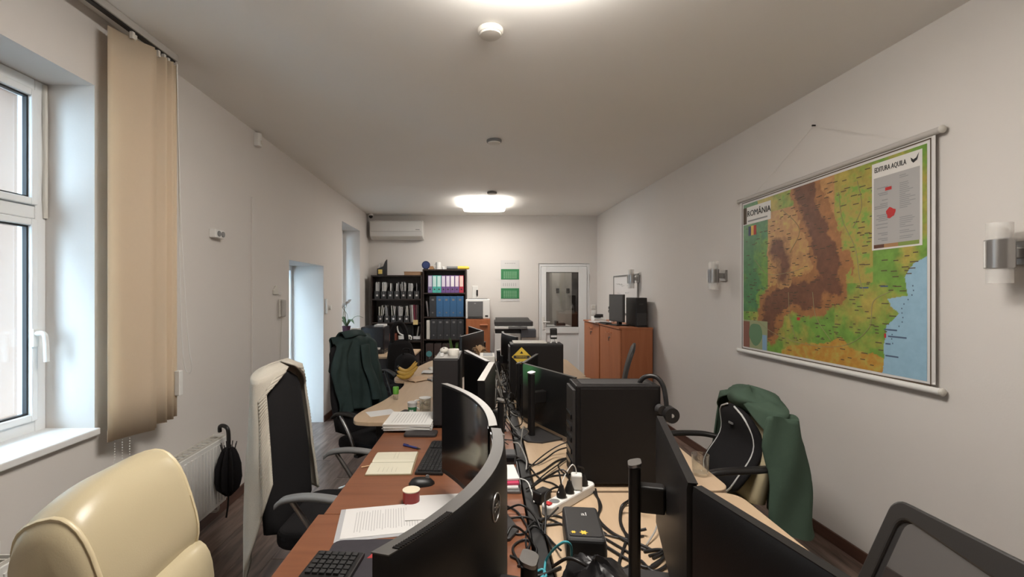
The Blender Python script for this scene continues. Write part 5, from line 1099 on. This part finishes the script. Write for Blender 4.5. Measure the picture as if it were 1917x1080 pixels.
# orchid on the far window sill
ps = lw(6.98, -.10, W2[2]+.009); t = thing('potted_orchid', 'orchid in a purple pot on the far window sill', 'plant', ps); M().lathe([(.05, 0), (.06, .13), (.065, .15), (.055, .15), (.05, .12), (.002, .12)], n=20).build('pot', mat('pot_purple', (.06, .02, .045), .35), t, smooth=40)
OL = mat('orchid_leaf', (.10, .16, .08), .5)
for a, l_ in ((-.8, .24), (-1.7, .2), (.4, .25), (1.3, .2), (2.3, .22), (3.2, .18)): leaf(t, (0, 0, .12), (l_*math.cos(a), l_*math.sin(a), .22+.05*math.sin(a*3)), .028, OL, 'leaf', .09)
for k in range(3): M().tube([(0, 0, .13), (.02-.03*k, -.02*k, .3), (.04*k-.05, -.06, .44+.03*k)], .004, 6, 4).build('stem', mat('orchid_stem', (.25, .24, .16), .6), t)
for k in range(4): leaf(t, (.04*k-.07, -.06, .40+.03*k), (.04*k-.03, -.09, .46+.03*k), .03, PAPER, 'petal')

# ================================================================== RIGHT DESK AND CABLE AREA
p = onz(1311, 889); t = thing('drinking_glass', 'clear drinking glass on the second beige desk', 'glass', (p.x, p.y, Z)); M().lathe([(.030, 0), (.033, .004), (.038, .095), (.0355, .095), (.031, .014), (.002, .013)], n=28).build('body', CLEAR, t, smooth=40)
t = thing('power_strip', 'white power strip on the beige desk among cables', 'power strip', (.325, 1.815, Z), math.atan2(.215, .21)); M().prism(RR(.32, .052, .024, 5), 0, .038).build('body', WHITE, t, bevel=.006)
for k in range(5):
    x = -.10+.05*k; M().lathe([(.019, .038), (.021, .0395), (.0215, .038)], (x, 0, 0), 18).build('socket', WARMW, t); M().lathe([(.018, .0385), (.0175, .0375), (.002, .0375)], (x, 0, 0), 16).build('socket_well', GREY, t)
M().bb(-.15, -.128, -.012, .012, .038, .045).build('rocker_switch', REDP, t, bevel=.002)
a_ = math.atan2(.215, .21)
def onstrip(x): return (.325+x*math.cos(a_), 1.815+x*math.sin(a_))
t = thing('phone_charger', 'white phone charger plugged into the power strip', 'charger', (*onstrip(.05), Z+.0395), a_+.6); M().bb(-.02, .02, -.022, .022, 0, .06).build('body', WHITE, t, bevel=.006); M().tube([(0, 0, .06), (0, .005, .085), (-.02, .02, .10), (-.05, .05, .06), (-.10, .07, .02)], .002, 6, 4).build('lead', WHITE, t)
for k, (s, l) in enumerate(((-.055, 'black plug with upright cable in the power strip'), (.0, 'black plug beside the white charger'), (.10, 'black plug at the far end of the power strip'))):
    t = thing('mains_plug', l, 'plug', (*onstrip(s), Z+.0395), a_+k); M().lathe([(.018, 0), (.019, .012), (.012, .03), (.008, .045)], n=14).build('body', BLACK, t, smooth=40); M().tube([(0, 0, .045), (0, .005, .07), (.02, .03, .085), (.05, .09, .04), (.06, .14, .004)][:(5 if k < 2 else 3)], .0035, 6, 4).build('lead', CABLE, t)
t = thing('power_adapter', 'black angular power adapter on the power strip', 'adapter', (onstrip(-.09)[0]-.045, onstrip(-.09)[1]+.075, Z), .8); M().bb(-.035, .035, -.022, .022, 0, .045).build('body', BLACK, t, bevel=.006); M().cyl((.04, 0, .02), (.06, 0, .02), .006).build('strain_relief', BLACK, t)
# black box with logo
t = thing('network_box', 'black box with pale logo and yellow marks among the cables', 'device', (.312, 1.50, Z), -.10)
M().bb(-.06, .06, -.11, .11, 0, .082).build('body', mat('box_black', (.020, .020, .021), .5), t, bevel=.012, seg=3); M().prism(RR(.10, .19, .01), .082, .084).build('top_panel', DARK, t)
text('al', .032, PAPER, t, Matrix.Translation((.008, .045, .0842)), 'logo_lettering')
def star(cx, cy, r): return [(cx+r*(1 if k % 2 == 0 else .55)*math.cos(PI*k/6), cy+r*(1 if k % 2 == 0 else .55)*math.sin(PI*k/6)) for k in range(12)]
M().prism(star(-.005, -.075, .014), .084, .0848).prism(star(-.036, -.075, .009), .084, .0848).build('yellow_marks', YEL, t)
M().bb(.0601, .064, -.09, .0, .02, .06).build('side_label', GREY, t)
# crumpled black bag below the box
random.seed(14)
def bagf(a, b):
    th = 2*PI*a; ph = PI/2*b; r = 1+.22*noise.noise((2.2*math.cos(th), 2.2*math.sin(th), b*2.5))+.10*noise.noise((6*math.cos(th), 6*math.sin(th), b*6))
    return (.095*r*math.cos(ph)*math.cos(th), .10*r*math.cos(ph)*math.sin(th), .085*math.sin(ph)*r)
solo('black_pouch', M().sheet(bagf, 40, 14), mat('pouch_black', (.014, .013, .014), .35), 'crumpled black pouch in front of the box with yellow marks', 'pouch', (.30, 1.268, Z), smooth=30)
# tray with booklets on the left strip
t = thing('letter_tray', 'grey tray with booklets beside the black beam', 'tray', (.095, 2.02, Z)); M().bb(-.045, .045, -.13, .13, 0, .012).bb(-.045, -.040, -.13, .13, .012, .04).bb(.040, .045, -.13, .13, .012, .04).build('tray', GREY, t, bevel=.003)
for k, (c, nm, l) in enumerate(((PAPER, 'booklet', 'white booklet lowest in the grey tray'), (mat('pink_print', (.55, .05, .12), .6), 'booklet', 'pink booklet in the middle of the grey tray'), (WHITE, 'booklet', 'white booklet on top in the grey tray'))):
    solo(nm, M().bb(-.035, .035, -.10+.012*k, .10-.01*k, 0, .010), c, l, 'booklet', (.095, 2.0+.008*k, Z+.0125+.0105*k), .05*k, 'booklets in the grey tray', bevel=.002)
t = thing('usb_hub', 'small grey hub standing on the booklet tray', 'hub', (.11, 2.25, Z)); M().bb(-.03, .03, -.04, .04, 0, .05).build('body', mat('hub_grey', (.06, .06, .062), .5), t, bevel=.006); M().bb(-.02, .02, -.042, -.04, .015, .035).build('ports', BLACKG, t)
solo('white_adapter', M().bb(-.018, .018, -.02, .02, 0, .055), WARMW, 'small white adapter hanging in the far cable tangle', 'adapter', (.07, 2.78, Z+.0), bevel=.005)
# ---- cables
def cable(pts, r=.0035, ma=CABLE, label='black cable lying in the tangle between the desks', name='cable', group='black cables in the tangle'):
    pts = [Vector((p[0], p[1], max(Z+r+.0005, p[2] if len(p) > 2 else 0))) for p in pts]
    return solo(name, M().tube(pts, r, 6, 7), ma, label, 'cable', group=group, smooth=70)
def pz(x, y, h=0.0): p = onz(x, y, Z+.005+h); return (p.x, p.y, p.z)
cable([pz(1000, 905), pz(1030, 880, .01), pz(1075, 850), pz(1045, 870), pz(1065, 895)], label='black cable beside the tower base, doubled back near the white charger', group='black cables in the tangle')
cable([pz(965, 900), pz(1010, 885), pz(1045, 862), pz(1078, 855)], .005, label='black cable thick, running from the beam to the rear of the large tower', group='black cables in the tangle')
cable([pz(985, 915), pz(1025, 893), pz(1065, 888), pz(1075, 885)], label='black cable thin, ending at the lower rear of the large tower', group='black cables in the tangle')
cable([pz(960, 850), pz(1000, 870), pz(1040, 845, .03), pz(1060, 838, .06), pz(1073, 836, .06)], label='black cable rising into the tower from the gap by the monitor base', group='black cables in the tangle')
cable([pz(985, 880), pz(1020, 850, .02), pz(1050, 832, .05), pz(1074, 826, .08)], label='black cable climbing into the rear ports of the large tower', group='black cables in the tangle')
cable([pz(940, 880), pz(975, 860), pz(1010, 895), pz(1035, 905), pz(1060, 922)], label='black cable crossing from the grey tray to the power strip', group='black cables in the tangle')
cable([pz(1115, 915), pz(1122, 950), pz(1118, 985), pz(1135, 1000)], .004, label='black cable short, hanging in front of the large tower', group='black cables in the tangle')
cable([pz(1108, 915), pz(1125, 945), pz(1120, 970), pz(1150, 1000), pz(1200, 1020), pz(1220, 1030)], .005, label='black cable from under the large tower to the right monitor stand', group='black cables in the tangle')
cable([pz(1205, 930, .05), pz(1170, 945), pz(1162, 975), pz(1175, 1010), pz(1185, 1050), pz(1165, 1068)], .005, label='black cable looping left of the right monitor stand', group='black cables in the tangle')
cable([pz(1210, 990, .02), pz(1180, 1000), pz(1165, 1035), pz(1160, 1060), pz(1185, 1075)], .005, label='black cable curling at the foot of the right monitor stand', group='black cables in the tangle')
cable([pz(1100, 960), pz(1135, 990), pz(1175, 1015), pz(1210, 1030)], .005, label='black cable from the box with yellow marks to the right stand', group='black cables in the tangle')
cable([pz(1060, 985), pz(1020, 970), pz(990, 985), pz(985, 1020), pz(1000, 1045)], label='black cable looping left of the box with yellow marks', group='black cables in the tangle')
cable([pz(1045, 950, .03), pz(1015, 985, .01), pz(1030, 1010), pz(1050, 1030, .02)], label='black cable arching over the side of the box with yellow marks', group='black cables in the tangle')
cable([pz(945, 945), pz(970, 960), pz(992, 1000), pz(985, 1040), pz(970, 1060)], .004, label='black cable down the left side along the black beam', group='black cables in the tangle')
cable([pz(950, 970), pz(985, 968), pz(1015, 982), pz(1050, 980)], .004, label='black cable across the beam towards the box with yellow marks', group='black cables in the tangle')
cable([pz(940, 990), pz(975, 1000), pz(1000, 985), pz(1020, 1000), pz(1035, 1030)], .004, label='black cable winding over the red desk edge to the pouch', group='black cables in the tangle')
cable([pz(1020, 1000, .01), pz(1022, 960, .05), pz(1022, 925, .06), pz(1045, 912, .05), pz(1058, 930, .03)], .004, label='black cable arching up behind the red switch of the power strip', group='black cables in the tangle')
cable([pz(1130, 1020), pz(1180, 1050), pz(1220, 1062), pz(1250, 1030), pz(1255, 990, .02), pz(1248, 935, .05)], .005, label='black cable long, sweeping along the bottom to the right stand', group='black cables in the tangle')
cable([pz(1220, 1060), pz(1262, 1030), pz(1270, 1010)], .005, label='black cable short, at the base of the nearer right monitor', group='black cables in the tangle')
cable([pz(1215, 1040), pz(1240, 1030), pz(1262, 990, .03), pz(1258, 950, .06), pz(1240, 920, .08)], .004, label='black cable drooping behind the right monitor stand', group='black cables in the tangle')
cable([pz(1225, 920, .1), pz(1232, 960, .05), pz(1228, 990, .02), pz(1210, 1020)], .003, SILVER, 'silver cable looping by the right monitor stand', 'cable', None)
cable([pz(1130, 1000), pz(1170, 1008), pz(1205, 1003)], .003, label='black cable thin, short, right of the box with yellow marks', group='black cables in the tangle')
cable([pz(1000, 1040), pz(985, 1070), pz(1010, 1078), pz(1050, 1062)], .005, label='black cable lying along the bottom edge by the pouch', group='black cables in the tangle')
for l_, rr_, pts_ in (('rising in a tall arch left of the right monitor stand', .005, [pz(1207, 915, .10), pz(1180, 935, .05), pz(1163, 950, .02), pz(1163, 985), pz(1190, 1020)]),
    ('crossing the beige desk below the power strip', .004, [pz(1010, 975), pz(1040, 965), pz(1100, 990), pz(1140, 1012), pz(1195, 1045)]),
    ('ending in a round plug on the beige desk', .005, [pz(1180, 1068), pz(1187, 1045, .01), pz(1192, 1038, .02)]),
    ('hanging in a wide loop behind the black right monitor', .004, [pz(1232, 905, .12), pz(1252, 940, .05), pz(1262, 985, .01), pz(1245, 1030), pz(1222, 1045)]),
    ('wound round the foot of the right monitor stand', .005, [pz(1200, 1050), pz(1225, 1070), pz(1255, 1050), pz(1240, 1030), pz(1205, 1032)]),
    ('curving over the front of the pouch', .005, [pz(1035, 1060, .05), pz(1065, 1045, .09), pz(1100, 1060, .08), pz(1130, 1080, .02)]),
    ('from the pouch towards the right edge of the beige desk', .004, [pz(1125, 1050, .03), pz(1160, 1062), pz(1200, 1075), pz(1240, 1078)]),
    ('hooped beside the grey tray over the beam', .004, [pz(945, 955, .03), pz(975, 945, .06), pz(1000, 965, .03), pz(1012, 990)]),
    ('dangling from the left monitor into the gap', .004, [pz(945, 1010, .08), pz(960, 985, .1), pz(985, 1000, .05), pz(1000, 1025)]),
    ('looped twice on the red desk left of the pouch', .004, [pz(955, 1040), pz(985, 1050), pz(1005, 1030), pz(985, 1010), pz(960, 1025), pz(975, 1060)])):
    cable(pts_, rr_, label='black cable '+l_)
CYAN = mat('cyan_cable', (.06, .34, .40), .45)
cable([pz(1070, 1040, .05), pz(1068, 1020, .09), pz(1055, 1015, .10), pz(1035, 1030, .06), pz(1022, 1050), pz(1018, 1075), pz(1010, 1085)], .004, CYAN, 'cyan network cable curling over the black pouch', 'network_cable', None)
cable([pz(995, 1076), pz(1015, 1066), pz(1022, 1079), pz(1005, 1088)], .004, CYAN, 'cyan network cable coiled at the bottom edge', 'network_cable', None)
cable([pz(958, 893, .02), pz(985, 900, .03), pz(995, 920, .02), pz(1000, 940)], .003, WHITE, 'white cable arching over the grey tray', 'cable', None)
cable([pz(960, 828, .05), pz(972, 832, .04), pz(985, 860, .01), pz(985, 880)], .004, SILVER, 'grey cable behind the left monitor column', 'cable', None)
random.seed(33)
for k in range(16):                                   # the far tangle between the rows
    y = random.uniform(2.5, 5.0); x = random.uniform(.0, .32); pts = []
    for j in range(5): pts.append((x+random.uniform(-.09, .09), y+random.uniform(-.22, .22), Z+random.choice([.004, .004, .03, .10, .16])*random.random()+.004))
    cable(pts, random.choice([.003, .004]), label='black cable in the far tangle between the two rows of monitors')
random.seed(77)
GCAB = mat('cable_grey', (.25, .24, .22), .5)
for k in range(14):
    y = 2.35+.19*k; x = random.uniform(.04, .20); h = random.uniform(.05, .26); w_ = random.uniform(.04, .12)
    cable([(x, y, Z+.01), (x+w_*.3, y+.05, Z+h), (x+w_*.7, y+.12, Z+h*.8), (x+w_, y+.18, Z+.06), (x+w_*.6, y+.26, Z+.006)], random.choice([.003, .004, .005]), GCAB if k % 3 == 0 else CABLE, ('%s grey cable from the front arching up in the far gap' % ORD[k//3] if k % 3 == 0 else '%s black cable from the front arching up in the far gap' % ORD[k-k//3-1]), 'cable', 'cables arching in the far gap')
for k in range(5):
    y = 2.75+.35*k; cable([(.03+.03*(k % 2), y, Z+.3), (.08, y+.06, Z+.2), (.12, y+.1-.05*k*.3, Z+.07), (.17, y+.02, Z+.006), (.24, y-.08, Z+.005)], .0045, mat('cable_grey', (.25, .24, .22), .5), 'grey cable drooping from the left monitors, row position %s from the front' % ORD[k], 'cable', 'grey drooping cables')
for k, (x, y) in enumerate(((.10, 3.0), (.12, 3.55), (.10, 4.72))):
    t = thing('docking_station', '%s small black docking box from the front in the far cable tangle' % ORD[k], 'device', (x-.02, y, Z), .3*k); M().bb(-.035, .035, -.07, .07, 0, .04+.03*k).build('body', BLACK, t, bevel=.005); M().bb(-.03, .03, -.0715, -.07, .01, .025).build('ports', SILVER, t)
